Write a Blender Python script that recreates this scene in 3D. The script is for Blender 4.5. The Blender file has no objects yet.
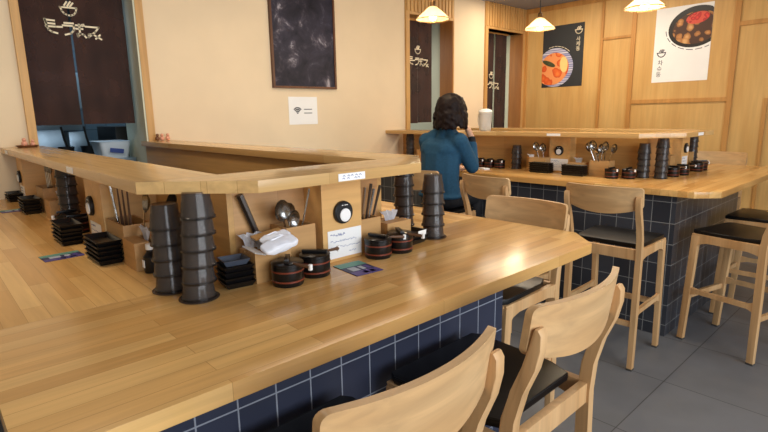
import bpy, bmesh, math, random
from math import sin, cos, pi, radians, sqrt, atan2
from mathutils import Vector, Matrix, Euler

random.seed(7)
C = bpy.context.scene
COL = C.collection

# ------------------------------------------------------------------ camera
YAW, PITCH, ROLL, FPX, CAMH = 0.8299, 0.1953, -0.0181, 511.23, 1.5
fw = Vector((cos(YAW) * cos(PITCH), sin(YAW) * cos(PITCH), -sin(PITCH)))
r0 = Vector((sin(YAW), -cos(YAW), 0)); u0 = r0.cross(fw)
rt = cos(ROLL) * r0 + sin(ROLL) * u0
up = -sin(ROLL) * r0 + cos(ROLL) * u0
cam_d = bpy.data.cameras.new('camera'); cam = bpy.data.objects.new('camera', cam_d); COL.objects.link(cam)
M = Matrix((rt, up, -fw)).transposed().to_4x4(); M.translation = Vector((0, 0, CAMH))
cam.matrix_world = M
cam_d.sensor_fit = 'HORIZONTAL'; cam_d.sensor_width = 36; cam_d.lens = FPX / 768 * 36
cam_d.clip_start = 0.02; cam_d.clip_end = 60
C.camera = cam

# ------------------------------------------------------------------ world, lights, exposure
w = bpy.data.worlds.new('world'); C.world = w; w.use_nodes = True
bg = w.node_tree.nodes['Background']; bg.inputs[0].default_value = (0.78, 0.87, 1.0, 1); bg.inputs[1].default_value = 0.35
C.view_settings.view_transform = 'Standard'; C.view_settings.look = 'None'
C.view_settings.gamma = 1; C.view_settings.use_curve_mapping = False
C.view_settings.exposure = 0.0

def area(name, loc, target, sx, sy, power, col):
    d = bpy.data.lights.new(name, 'AREA'); d.shape = 'RECTANGLE'; d.size = sx; d.size_y = sy
    d.energy = power; d.color = col
    o = bpy.data.objects.new(name, d); COL.objects.link(o); o.location = loc
    o.rotation_euler = (Vector(target) - Vector(loc)).to_track_quat('-Z', 'Y').to_euler()
    return o
WARM = (1.0, 0.86, 0.68)
area('shopfront_daylight', (1.2, -3.1, 1.8), (1.7, 1.8, 0.9), 4.5, 2.2, 232, (0.86, 0.93, 1.0))
area('ceiling_light', (0.15, 2.45, 2.86), (0.15, 2.45, 0), 0.5, 0.5, 16, WARM)
area('ceiling_light', (2.2, 2.7, 2.86), (2.2, 2.7, 0), 1.6, 0.3, 21, WARM)
area('ceiling_light', (5.5, 2.9, 2.86), (5.5, 2.9, 0), 0.3, 1.8, 36, WARM)
area('ceiling_light', (3.3, 0.6, 2.86), (3.3, 0.6, 0), 1.6, 0.3, 20, WARM)
area('kitchen_light', (1.2, 5.3, 2.5), (1.2, 5.3, 0), 1.4, 0.4, 16, (0.58, 0.80, 1.0))
area('kitchen_light', (4.9, 5.3, 2.5), (4.9, 5.3, 0), 1.8, 0.4, 42, (1.0, 0.98, 0.90))

# ------------------------------------------------------------------ material helpers
MATS = {}
def S(v): # sRGB 0-255 to linear
    return tuple((c / 255 / 12.92 if c / 255 <= 0.04045 else ((c / 255 + 0.055) / 1.055) ** 2.4) for c in v) + (1,)
def newmat(name):
    m = bpy.data.materials.new(name); m.use_nodes = True
    nt = m.node_tree; b = nt.nodes['Principled BSDF']
    MATS[name] = m
    return m, nt, b
def setp(b, rough=0.5, metal=0, trans=0, coat=0, spec=0.5, alpha=1, ior=1.45, sub=0):
    b.inputs['Roughness'].default_value = rough; b.inputs['Metallic'].default_value = metal
    b.inputs['Transmission Weight'].default_value = trans; b.inputs['Coat Weight'].default_value = coat
    b.inputs['Specular IOR Level'].default_value = spec; b.inputs['Alpha'].default_value = alpha
    b.inputs['IOR'].default_value = ior; b.inputs['Subsurface Weight'].default_value = sub
def N(nt, t, **kw):
    n = nt.nodes.new(t)
    for k, v in kw.items():
        if k.startswith('i_'): n.inputs[k[2:].replace('_', ' ')].default_value = v
        else: setattr(n, k, v)
    return n
def coords(nt, scale=(1, 1, 1), rot=(0, 0, 0), loc=(0, 0, 0)):
    tc = N(nt, 'ShaderNodeTexCoord'); mp = N(nt, 'ShaderNodeMapping')
    mp.inputs['Scale'].default_value = scale; mp.inputs['Rotation'].default_value = rot; mp.inputs['Location'].default_value = loc
    nt.links.new(tc.outputs['Object'], mp.inputs['Vector'])
    return mp.outputs['Vector']
def ramp(nt, fac, stops):
    r = N(nt, 'ShaderNodeValToRGB'); e = r.color_ramp.elements
    e[0].position, e[0].color = stops[0]; e[1].position, e[1].color = stops[-1]
    for p, c in stops[1:-1]:
        x = e.new(p); x.color = c
    nt.links.new(fac, r.inputs['Fac']); return r.outputs['Color']
def mixc(nt, mode, fac, a, b):
    m = N(nt, 'ShaderNodeMix', data_type='RGBA', blend_type=mode)
    for sock, v in (('Factor', fac), ('A', a), ('B', b)):
        s = [i for i in m.inputs if i.name == sock and (i.type == 'RGBA' or (sock == 'Factor' and i.type == 'VALUE'))][0]
        if hasattr(v, 'is_linked'): nt.links.new(v, s)
        else: s.default_value = v
    return [o for o in m.outputs if o.type == 'RGBA'][0]
def bump(nt, b, h, strength=0.2, dist=0.01):
    n = N(nt, 'ShaderNodeBump'); n.inputs['Strength'].default_value = strength; n.inputs['Distance'].default_value = dist
    nt.links.new(h, n.inputs['Height']); nt.links.new(n.outputs['Normal'], b.inputs['Normal'])

def plain(name, col, rough=0.5, var=0.08, scale=12, **kw):
    m, nt, b = newmat(name); setp(b, rough, **kw)
    n = N(nt, 'ShaderNodeTexNoise'); n.inputs['Scale'].default_value = scale; n.inputs['Detail'].default_value = 3
    nt.links.new(coords(nt), n.inputs['Vector'])
    c = S(col); lo = tuple(x * (1 - var) for x in c[:3]) + (1,); hi = tuple(min(1, x * (1 + var)) for x in c[:3]) + (1,)
    nt.links.new(ramp(nt, n.outputs['Fac'], [(0.3, lo), (0.7, hi)]), b.inputs['Base Color'])
    return m
def woodmat(name, ca, cb, axis='X', blen=0.55, bwid=0.055, rough=0.3, grain=0.35, coat=0.0, boards=True, knots=False):
    m, nt, b = newmat(name); setp(b, rough, coat=coat)
    rot = {'X': (0, 0, 0), 'Y': (0, 0, -pi / 2), 'Z': (0, pi / 2, 0)}[axis]
    v = coords(nt, rot=rot)
    gv = N(nt, 'ShaderNodeMapping'); gv.inputs['Scale'].default_value = (2.2, 38, 38); nt.links.new(v, gv.inputs['Vector'])
    g = N(nt, 'ShaderNodeTexNoise'); g.inputs['Scale'].default_value = 1.0; g.inputs['Detail'].default_value = 5; g.inputs['Distortion'].default_value = 0.6
    nt.links.new(gv.outputs['Vector'], g.inputs['Vector'])
    if boards:
        br = N(nt, 'ShaderNodeTexBrick'); br.offset = 0.37; br.offset_frequency = 2
        br.inputs['Scale'].default_value = 1; br.inputs['Brick Width'].default_value = blen; br.inputs['Row Height'].default_value = bwid
        br.inputs['Mortar Size'].default_value = 0.0007; br.inputs['Mortar Smooth'].default_value = 0.3; br.inputs['Bias'].default_value = 0
        br.inputs['Color1'].default_value = S(ca); br.inputs['Color2'].default_value = S(cb)
        br.inputs['Mortar'].default_value = tuple(x * 0.75 for x in S(cb)[:3]) + (1,)
        nt.links.new(v, br.inputs['Vector']); base = br.outputs['Color']
    else:
        l = N(nt, 'ShaderNodeTexNoise'); l.inputs['Scale'].default_value = 1.3; lv = N(nt, 'ShaderNodeMapping'); lv.inputs['Scale'].default_value = (0.8, 5, 5)
        nt.links.new(v, lv.inputs['Vector']); nt.links.new(lv.outputs['Vector'], l.inputs['Vector'])
        base = ramp(nt, l.outputs['Fac'], [(0.35, S(ca)), (0.65, S(cb))])
    gr = ramp(nt, g.outputs['Fac'], [(0.3, (1 - grain,) * 3 + (1,)), (0.7, (1, 1, 1, 1))])
    c = mixc(nt, 'MULTIPLY', 1.0, base, gr)
    if knots:
        k = N(nt, 'ShaderNodeTexVoronoi'); k.inputs['Scale'].default_value = 3.1; nt.links.new(v, k.inputs['Vector'])
        kc = ramp(nt, k.outputs['Distance'], [(0.02, (0.55, 0.42, 0.3, 1)), (0.07, (1, 1, 1, 1))])
        c = mixc(nt, 'MULTIPLY', 1.0, c, kc)
    nt.links.new(c, b.inputs['Base Color'])
    return m
def emis(name, col, strength):
    m, nt, b = newmat(name); b.inputs['Base Color'].default_value = col
    b.inputs['Emission Color'].default_value = col; b.inputs['Emission Strength'].default_value = strength
    return m

TOPX = woodmat('worktop_wood_lengthwise', (236, 188, 118), (210, 156, 88), 'X', 0.62, 0.052, 0.2, 0.2)
TOPY = woodmat('worktop_wood_crosswise', (236, 188, 118), (210, 156, 88), 'Y', 0.62, 0.052, 0.2, 0.2)
LEDX = woodmat('ledge_wood_lengthwise', (218, 178, 118), (204, 160, 100), 'X', 0.9, 0.07, 0.2, 0.22)
LEDY = woodmat('ledge_wood_crosswise', (218, 178, 118), (204, 160, 100), 'Y', 0.9, 0.07, 0.2, 0.22)
RISER = woodmat('riser_wood', (200, 152, 98), (184, 134, 82), 'X', 1.4, 0.12, 0.45, 0.22)
RISERY = woodmat('riser_wood_side', (206, 160, 96), (190, 142, 80), 'Y', 1.4, 0.12, 0.45, 0.22)
PILLAR = woodmat('pillar_wood', (226, 180, 116), (214, 164, 98), 'X', boards=False, rough=0.4, grain=0.15)
BOXW = woodmat('caddy_wood', (204, 158, 100), (186, 138, 84), 'X', boards=False, rough=0.5, grain=0.2)
CHAIRW = woodmat('stool_wood', (214, 172, 122), (198, 150, 98), 'Z', boards=False, rough=0.42, grain=0.25)
CHAIRH = woodmat('stool_back_wood', (214, 174, 124), (198, 152, 100), 'X', boards=False, rough=0.4, grain=0.25, knots=False)
PANEL = woodmat('wall_panel_wood', (216, 174, 108), (204, 158, 92), 'Z', boards=False, rough=0.45, grain=0.12)
BATTEN = woodmat('batten_wood', (206, 150, 82), (190, 134, 68), 'Z', boards=False, rough=0.5, grain=0.2)
FRAMEW = woodmat('door_frame_wood', (214, 168, 104), (196, 148, 86), 'Z', boards=False, rough=0.5, grain=0.2)
REVEAL = woodmat('door_reveal_wood', (176, 118, 62), (158, 102, 50), 'Z', boards=False, rough=0.5, grain=0.2)
PICF = woodmat('picture_frame_wood', (116, 74, 46), (94, 58, 36), 'Z', boards=False, rough=0.4, grain=0.3)
PALE = plain('pale_green_partition', (206, 206, 182), 0.7, 0.04, 4)
CREAM = plain('cream_plaster', (226, 204, 170), 0.85, 0.03, 3)
CEIL = plain('grey_ceiling_paint', (150, 154, 166), 0.9, 0.04, 2)
BLACKL = plain('black_vinyl', (15, 14, 14), 0.34, 0.1, 30, spec=0.4)
BLACKP = plain('black_lacquer', (16, 15, 16), 0.3, 0.1, 20)
SLATEP = plain('slate_grey_plastic', (70, 76, 88), 0.4, 0.08, 20)
BLACKM = plain('black_matte_plastic', (14, 14, 15), 0.45, 0.08, 20)
RUST = plain('copper_red_band', (118, 52, 32), 0.4, 0.1, 30)
WHITEP = plain('white_paper', (238, 236, 232), 0.8, 0.02, 6)
TISSUE = plain('white_tissue', (236, 236, 240), 0.9, 0.03, 20)
STEEL = plain('brushed_steel', (186, 184, 180), 0.22, 0.1, 40, metal=1)
DSTEEL = plain('dark_steel', (92, 86, 82), 0.3, 0.1, 40, metal=0.9)
INK = plain('dark_ink', (52, 50, 62), 0.8, 0.02)
BLUEINK = plain('blue_ink', (64, 84, 150), 0.8, 0.02)
WLET = plain('cream_lettering', (238, 224, 192), 0.8, 0.03)
GREYCAP = plain('grey_foot_cap', (70, 66, 62), 0.7, 0.05)
BAMBOO = plain('dark_chopstick_wood', (96, 66, 44), 0.5, 0.1, 30)

m, nt, b = newmat('smoked_clear_plastic'); setp(b, 0.16)
b.inputs['Base Color'].default_value = (0.085, 0.072, 0.064, 1)
tr = N(nt, 'ShaderNodeBsdfTransparent'); tr.inputs[0].default_value = (0.86, 0.78, 0.72, 1); mx = N(nt, 'ShaderNodeMixShader'); mx.inputs[0].default_value = 0.5
nt.links.new(b.outputs[0], mx.inputs[1]); nt.links.new(tr.outputs[0], mx.inputs[2]); nt.links.new(mx.outputs[0], nt.nodes['Material Output'].inputs['Surface'])
SMOKE = m
SMOKERIM = plain('smoked_plastic_lip', (30, 26, 24), 0.2, 0.05)
m, nt, b = newmat('frosted_clear_plastic'); setp(b, 0.3, trans=0.55, ior=1.2)
b.inputs['Base Color'].default_value = (0.9, 0.9, 0.88, 1)
b.inputs['Transmission Weight'].default_value = 0.75; FROST = m

def tilemat(name, base, var, grout, su, sv, ou, ov, mortar, rough):
    m, nt, b = newmat(name); setp(b, rough)
    tc = N(nt, 'ShaderNodeTexCoord'); sp = N(nt, 'ShaderNodeSeparateXYZ'); nt.links.new(tc.outputs['Object'], sp.inputs[0])
    gm = N(nt, 'ShaderNodeNewGeometry'); sn = N(nt, 'ShaderNodeSeparateXYZ'); nt.links.new(gm.outputs['Normal'], sn.inputs[0])
    ab = N(nt, 'ShaderNodeMath', operation='ABSOLUTE'); nt.links.new(sn.outputs['X'], ab.inputs[0])
    gt = N(nt, 'ShaderNodeMath', operation='GREATER_THAN'); nt.links.new(ab.outputs[0], gt.inputs[0]); gt.inputs[1].default_value = 0.7
    mx = N(nt, 'ShaderNodeMix', data_type='FLOAT')
    nt.links.new(gt.outputs[0], mx.inputs[0]); nt.links.new(sp.outputs['X'], mx.inputs[2]); nt.links.new(sp.outputs['Y'], mx.inputs[3])
    a1 = N(nt, 'ShaderNodeMath', operation='ADD'); nt.links.new(mx.outputs[0], a1.inputs[0]); a1.inputs[1].default_value = ou
    a2 = N(nt, 'ShaderNodeMath', operation='ADD'); nt.links.new(sp.outputs['Z'], a2.inputs[0]); a2.inputs[1].default_value = ov
    cb = N(nt, 'ShaderNodeCombineXYZ'); nt.links.new(a1.outputs[0], cb.inputs[0]); nt.links.new(a2.outputs[0], cb.inputs[1])
    br = N(nt, 'ShaderNodeTexBrick'); br.offset = 0; br.squash = 1
    for k, v in (('Scale', 1), ('Brick Width', su), ('Row Height', sv), ('Mortar Size', mortar), ('Mortar Smooth', 0.1), ('Bias', 0)): br.inputs[k].default_value = v
    br.inputs['Color1'].default_value = S(base); br.inputs['Color2'].default_value = S(var); br.inputs['Mortar'].default_value = S(grout)
    nt.links.new(cb.outputs[0], br.inputs['Vector'])
    nt.links.new(br.outputs['Color'], b.inputs['Base Color'])
    return m
TILE1 = tilemat('navy_wall_tile', (40, 44, 60), (50, 54, 72), (138, 142, 152), 0.1065, 0.135, 0.035, 0.01, 0.0022, 0.4)
TILE2 = tilemat('slate_wall_tile', (44, 46, 52), (58, 60, 66), (132, 132, 130), 0.114, 0.139, 0.0, 0.06, 0.0022, 0.35)
KTILE = tilemat('kitchen_wall_tile', (84, 106, 120), (92, 114, 128), (64, 80, 90), 0.2, 0.2, 0, 0, 0.004, 0.4)
m, nt, b = newmat('grey_floor_tile'); setp(b, 0.5)
v = coords(nt, loc=(-2.31 + 6.2, -0.895 + 6.2, 0))
br = N(nt, 'ShaderNodeTexBrick'); br.offset = 0
for k, x in (('Scale', 1), ('Brick Width', 0.62), ('Row Height', 0.62), ('Mortar Size', 0.003), ('Mortar Smooth', 0.2), ('Bias', 0)): br.inputs[k].default_value = x
br.inputs['Color1'].default_value = S((104, 105, 108)); br.inputs['Color2'].default_value = S((110, 111, 114)); br.inputs['Mortar'].default_value = S((66, 65, 64))
nt.links.new(v, br.inputs['Vector'])
n = N(nt, 'ShaderNodeTexNoise'); n.inputs['Scale'].default_value = 3.5; n.inputs['Detail'].default_value = 6; nt.links.new(v, n.inputs['Vector'])
c = mixc(nt, 'MULTIPLY', 1.0, br.outputs['Color'], ramp(nt, n.outputs['Fac'], [(0.3, (0.82, 0.82, 0.82, 1)), (0.7, (1, 1, 1, 1))]))
nt.links.new(c, b.inputs['Base Color']); FLOOR = m

# ------------------------------------------------------------------ mesh helpers
def BM(): return bmesh.new()
def xf(bm, vs, loc=(0, 0, 0), rot=None):
    if rot: bmesh.ops.rotate(bm, verts=vs, cent=(0, 0, 0), matrix=Euler(rot).to_matrix())
    bmesh.ops.translate(bm, verts=vs, vec=loc)
def box(bm, c, s, rot=None, bev=0.0):
    r = bmesh.ops.create_cube(bm, size=1); vs = r['verts']
    bmesh.ops.scale(bm, vec=s, verts=vs)
    if bev > 0:
        es = list({e for v in vs for e in v.link_edges})
        rr = bmesh.ops.bevel(bm, geom=es, offset=bev, segments=2, profile=0.7, affect='EDGES')
        vs = list({v for f in rr['faces'] for v in f.verts} | {v for v in vs if v.is_valid})
    xf(bm, vs, c, rot); return vs
def bx(bm, x0, x1, y0, y1, z0, z1, bev=0.0):
    return box(bm, ((x0 + x1) / 2, (y0 + y1) / 2, (z0 + z1) / 2), (abs(x1 - x0), abs(y1 - y0), abs(z1 - z0)), None, bev)
def prism(bm, pts, z0, z1, bev=0.0, fn=None):
    """polygon pts (2D, CCW) extruded from z0 to z1; fn maps (u,v,w) to a 3D point"""
    fn = fn or (lambda u, v, w: (u, v, w))
    a = [bm.verts.new(fn(p[0], p[1], z0)) for p in pts]; c = [bm.verts.new(fn(p[0], p[1], z1)) for p in pts]
    fs = [bm.faces.new(a[::-1]), bm.faces.new(c)]
    n = len(pts)
    for i in range(n): fs.append(bm.faces.new((a[i], a[(i + 1) % n], c[(i + 1) % n], c[i])))
    if bev > 0:
        es = list({e for f in fs[:2] for e in f.edges})
        bmesh.ops.bevel(bm, geom=es, offset=bev, segments=2, profile=0.7, affect='EDGES')
def lathe(bm, prof, seg=24, loc=(0, 0, 0), rot=None, closed=False):
    rings = []; vs = []
    for r, z in prof:
        if r < 1e-6: ring = [bm.verts.new((0, 0, z))]
        else: ring = [bm.verts.new((r * cos(2 * pi * i / seg), r * sin(2 * pi * i / seg), z)) for i in range(seg)]
        rings.append(ring); vs += ring
    prs = list(zip(rings, rings[1:])) + ([(rings[-1], rings[0])] if closed else [])
    for a, c in prs:
        for i in range(seg):
            j = (i + 1) % seg
            if len(a) == 1 and len(c) == 1: continue
            if len(a) == 1: f = (a[0], c[j], c[i])
            elif len(c) == 1: f = (a[i], a[j], c[0])
            else: f = (a[i], a[j], c[j], c[i])
            bm.faces.new(f)
    xf(bm, vs, loc, rot); return vs
def tube(bm, pts, r, seg=8, cap=True):
    pts = [Vector(p) for p in pts]; n = len(pts)
    rs = r if isinstance(r, (list, tuple)) else [r] * n
    ref = Vector((0, 0, 1)); rings = []
    for i, p in enumerate(pts):
        t = (pts[min(i + 1, n - 1)] - pts[max(i - 1, 0)]).normalized()
        if abs(t.dot(ref)) > 0.95: ref = Vector((1, 0, 0)) if abs(t.x) < 0.9 else Vector((0, 1, 0))
        a = t.cross(ref).normalized(); c = a.cross(t).normalized(); ref = c
        rings.append([bm.verts.new(p + rs[i] * (cos(2 * pi * k / seg) * a + sin(2 * pi * k / seg) * c)) for k in range(seg)])
    for a, c in zip(rings, rings[1:]):
        for k in range(seg): bm.faces.new((a[k], a[(k + 1) % seg], c[(k + 1) % seg], c[k]))
    if cap: bm.faces.new(rings[0][::-1]); bm.faces.new(rings[-1])
def ball(bm, c, r, sub=2, rot=None):
    v = bmesh.ops.create_icosphere(bm, subdivisions=sub, radius=1)['verts']
    bmesh.ops.scale(bm, vec=(r if isinstance(r, (tuple, list)) else (r, r, r)), verts=v); xf(bm, v, c, rot); return v
def ribbon(bm, pts, wdt, fn, th=0.0015):
    """flat painted stroke along 2D pts; fn(u,v,w)->3D"""
    P = [Vector(p) for p in pts]
    for a, c in zip(P, P[1:]):
        d = c - a
        if d.length < 1e-6: continue
        d = d.normalized(); q = Vector((-d.y, d.x)) * wdt / 2; e = d * wdt * 0.45
        prism(bm, [a - q - e, c - q + e, c + q + e, a + q - e], 0, th, 0, fn)
def smooth(o, ang=35):
    me = o.data
    for p in me.polygons: p.use_smooth = True
    try: me.set_sharp_from_angle(angle=radians(ang))
    except Exception: pass
def obj(name, bm, mat, parent=None, sm=True, loc=None, rotz=0, label=None):
    bmesh.ops.recalc_face_normals(bm, faces=bm.faces)
    me = bpy.data.meshes.new(name); bm.to_mesh(me); bm.free()
    o = bpy.data.objects.new(name, me); COL.objects.link(o)
    for mm in (mat if isinstance(mat, (list, tuple)) else [mat]): me.materials.append(mm)
    if parent: o.parent = parent
    if loc is not None: o.location = loc
    if rotz: o.rotation_euler = (0, 0, rotz)
    if sm: smooth(o)
    if label: o['label'] = label
    return o
def tag(o, label, cat, group=None):
    o['label'] = label; o['category'] = cat
    if group: o['group'] = group
    return o
def thing(name, label, cat, loc=(0, 0, 0), rotz=0, group=None):
    o = bpy.data.objects.new(name, None); COL.objects.link(o); o.location = loc; o.rotation_euler = (0, 0, rotz)
    o.empty_display_size = 0.05
    return tag(o, label, cat, group)
def struct(name, bm, mat, sm=False):
    o = obj(name, bm, mat, None, sm); o['kind'] = 'structure'; return o
def dup(root, loc, rotz, label, group=None):
    r = root.copy(); COL.objects.link(r); r.location = loc; r.rotation_euler = (0, 0, rotz); r['label'] = label
    if group: r['group'] = group
    elif 'group' in r: del r['group']
    for ch in list(root.children):
        c = ch.copy(); COL.objects.link(c); c.parent = r
        for g in ch.children:
            d = g.copy(); COL.objects.link(d); d.parent = c
    return r
PROTO = {}
def make(key, builder, loc, rotz, label, cat, group=None):
    """first time builds the thing, afterwards copies it with its parts"""
    if key not in PROTO:
        t = builder(); PROTO[key] = t
        t.location = loc; t.rotation_euler = (0, 0, rotz); tag(t, label, cat, group); return t
    return dup(PROTO[key], loc, rotz, label, group)
def text_bm(body, size, fn, depth=0.0015):
    cu = bpy.data.curves.new('t', 'FONT'); cu.body = body; cu.size = size; cu.align_x = 'CENTER'; cu.align_y = 'CENTER'
    cu.extrude = depth / 2
    o = bpy.data.objects.new('t', cu); COL.objects.link(o)
    dg = bpy.context.evaluated_depsgraph_get(); me = bpy.data.meshes.new_from_object(o.evaluated_get(dg))
    bm = BM(); bm.from_mesh(me); bpy.data.objects.remove(o); bpy.data.meshes.remove(me); bpy.data.curves.remove(cu)
    for v in bm.verts: v.co = Vector(fn(v.co.x, v.co.y, v.co.z + depth / 2))
    return bm

# ------------------------------------------------------------------ the room
WY, WX, HC = 4.15, 6.50, 2.88
bm = BM(); bx(bm, -2.4, 7.0, -3.6, 6.4, -0.05, 0); struct('floor', bm, FLOOR)
bm = BM(); bx(bm, -2.4, 7.0, -3.6, 6.4, HC, HC + 0.05); struct('ceiling', bm, CEIL)
bm = BM()
T = 0.18
DOORS = [(0.64, 1.35, 2.60), (4.205, 4.95, 2.575), (5.64, 6.44, 2.56)]
for a, c in ((-2.4, 0.64), (1.35, 4.205), (4.95, 5.64), (6.44, 6.56)): bx(bm, a, c, WY, WY + T, 0, HC)
for a, c, h in DOORS: bx(bm, a, c, WY, WY + T, h, HC)
struct('wall_back', bm, CREAM)
bm = BM(); bx(bm, WX, WX + 0.1, -3.6, WY, 0, HC); struct('wall_right', bm, PANEL)
bm = BM(); bx(bm, -2.5, -2.4, -3.6, WY + 0.2, 0, HC); struct('wall_left', bm, CREAM)
# door frames
def frame(n, x0, x1, h, left, right):
    bm = BM()
    bx(bm, x0 - left, x0, WY - 0.025, WY + T, 0, h, 0.003)
    bx(bm, x1, x1 + right, WY - 0.025, WY + 0.05, 0, h, 0.003)
    bx(bm, x0 - left, x1 + right, WY - 0.025, WY + T, h, h + 0.03, 0.003)
    o = struct('door_%d' % n, bm, FRAMEW)
    bm = BM(); bx(bm, x1 - 0.012, x1, WY - 0.02, WY + T, 0, h)
    obj('reveal', bm, PALE if n == 1 else REVEAL, o, False)
frame(1, *DOORS[0], 0.05, 0.055); frame(2, *DOORS[1], 0.055, 0.012); frame(3, *DOORS[2], 0.055, 0.06)
# ribbed wood over doors two and three
for k, (x0, x1, z0) in enumerate(((4.15, 4.96, 2.605), (5.585, 6.50, 2.59))):
    bm = BM(); bx(bm, x0, x1, WY - 0.02, WY - 0.001, z0, HC - 0.001)
    n = int((x1 - x0) / 0.055)
    for i in range(n):
        xx = x0 + (i + 0.5) * (x1 - x0) / n
        bx(bm, xx - 0.018, xx + 0.018, WY - 0.034, WY - 0.019, z0, HC - 0.001, 0.003)
    struct('trim_%d' % (k + 1), bm, FRAMEW)
# battens on the wood wall
bm = BM()
def vb(y, z0=0, z1=HC, wd=0.05): bx(bm, WX - 0.018, WX, y - wd / 2, y + wd / 2, z0, z1, 0.003)
def hb(y0, y1, z, wd=0.045): bx(bm, WX - 0.016, WX, y0, y1, z - wd / 2, z + wd / 2, 0.003)
vb(3.04, wd=0.03); vb(2.66); vb(1.615); vb(0.2); vb(1.29, 0, 1.6, 0.03)
hb(2.66, 3.04, 2.37, 0.03); hb(1.615, 2.66, 1.60); hb(0.2, 1.6, 2.36); hb(-0.5, 4.1, 2.845, 0.06); vb(4.11, wd=0.05)
struct('trim_3', bm, BATTEN)
bm = BM(); bx(bm, WX - 0.012, WX, -3.6, WY, 0, 0.09, 0.003); struct('baseboard_right', bm, BATTEN)
# kitchen behind the doorways
bm = BM(); bx(bm, -0.6, 6.9, 6.2, 6.3, 0, HC); bx(bm, -0.7, -0.6, WY + T, 6.3, 0, HC); bx(bm, 6.9, 7.0, WY + T, 6.3, 0, HC)
struct('wall_kitchen', bm, KTILE)
bm = BM(); bx(bm, 1.345, 1.40, WY + T, 4.62, 0, 2.7); struct('wall_partition_1', bm, PALE)
bm = BM(); bx(bm, 4.96, 5.02, WY + T, 5.4, 0, 2.7); struct('wall_partition_2', bm, PALE)
bm = BM(); bx(bm, 6.42, 6.48, WY + T, 5.4, 0, 2.7); struct('wall_partition_3', bm, PALE)

# ------------------------------------------------------------------ counters
def island(which, x0, x1, yF, lx0, lx1, ly, bx0, bx1, by, tile, pillars, ch):
    Wt, Y1 = 0.23, WY
    zt, tt = 1.0, 0.04
    t = thing('bar_counter', f'{which} with glossy honey coloured wood worktop over a dark tiled base', 'counter', (0, 0, zt - tt))
    bm = BM(); yb = ly + 0.29
    prism(bm, [(x0, yF), (x1 - ch, yF), (x1, yF + ch), (x1, yb), (x0, yb)] if which.startswith('near') else
              [(x0 + ch, yF), (x1 - ch, yF), (x1, yF + ch), (x1, yb), (x0, yb), (x0, yF + ch)], 0, tt, 0.003)
    obj('front_board', bm, TOPX, t)
    bm = BM(); bx(bm, x0, lx0 + 0.29, yb, Y1 - 0.002, 0, tt, 0.002); obj('side_board', bm, TOPY, t)
    bm = BM(); bx(bm, lx1 - 0.2, x1, yb, Y1 - 0.002, 0, tt, 0.002); obj('side_board', bm, TOPY, t)
    # tiled base
    bm = BM()
    prism(bm, [(bx0, by), (bx1, by), (bx1, Y1 - 0.002), (lx1 - 0.2, Y1 - 0.002), (lx1 - 0.2, yb), (lx0 + 0.29, yb), (lx0 + 0.29, Y1 - 0.002), (bx0, Y1 - 0.002)], 0, zt - tt)
    obj('tiled_body', bm, tile, t, False, (0, 0, -(zt - tt)), 0, 'dark square tiles with pale grout')
    # riser
    zl, tl = 1.335, 0.034
    t = thing('counter_riser', f'wooden back panel and pillars holding up the ledge of the {which}', 'riser', (0, 0, zt))
    H = zl - tl - zt
    bm = BM(); bx(bm, lx0 + 0.29, lx1 - 0.2, ly + 0.27, ly + 0.29, 0, H); obj('back_panel', bm, RISER, t, False)
    bm = BM(); bx(bm, lx0 + 0.27, lx0 + 0.29, ly + 0.27, Y1 - 0.002, 0, H); obj('side_panel', bm, RISERY, t, False)
    bm = BM(); bx(bm, lx1 - 0.2, lx1 - 0.18, ly + 0.27, Y1 - 0.002, 0, H); obj('side_panel', bm, RISERY, t, False)
    for (a, c, d, e) in pillars:
        bm = BM(); bx(bm, a, c, d, e, 0, H, 0.002); obj('pillar', bm, PILLAR, t, False)
    # ledge
    t = thing('raised_ledge', f'raised pale wood ledge running in a U above the {which}', 'ledge', (0, 0, zl - tl))
    c1, c2 = 0.235, 0.235
    bm = BM()
    prism(bm, [(lx0 + c1, ly), (lx1 - c2, ly), (lx1, ly + c2), (lx1 - Wt, ly + Wt), (lx0 + Wt, ly + Wt), (lx0, ly + c1)], 0, tl, 0.002)
    obj('front_board', bm, LEDX, t)
    bm = BM(); prism(bm, [(lx0, ly + c1), (lx0 + Wt, ly + Wt), (lx0 + Wt, Y1 - 0.002), (lx0, Y1 - 0.002)], 0, tl, 0.002); obj('side_board', bm, LEDY, t)
    bm = BM(); prism(bm, [(lx1 - Wt, ly + Wt), (lx1, ly + c2), (lx1, Y1 - 0.002), (lx1 - Wt, Y1 - 0.002)], 0, tl, 0.002); obj('side_board', bm, LEDY, t)
island('near counter', 0.05, 2.01, 0.868, 0.43, 1.53, 1.22, 0.12, 1.61, 1.085, TILE1,
       [(0.985, 1.157, 1.385, 1.49), (0.50, 0.70, 2.12, 2.36), (0.49, 0.70, 3.85, 4.05)], 0.135)
island('far counter', 3.50, 5.45, 0.88, 3.84, 4.94, 1.25, 3.555, 5.03, 1.11, TILE2,
       [(4.52, 4.69, 1.41, 1.52), (4.01, 4.11, 2.09, 2.277)], 0.12)

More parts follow.
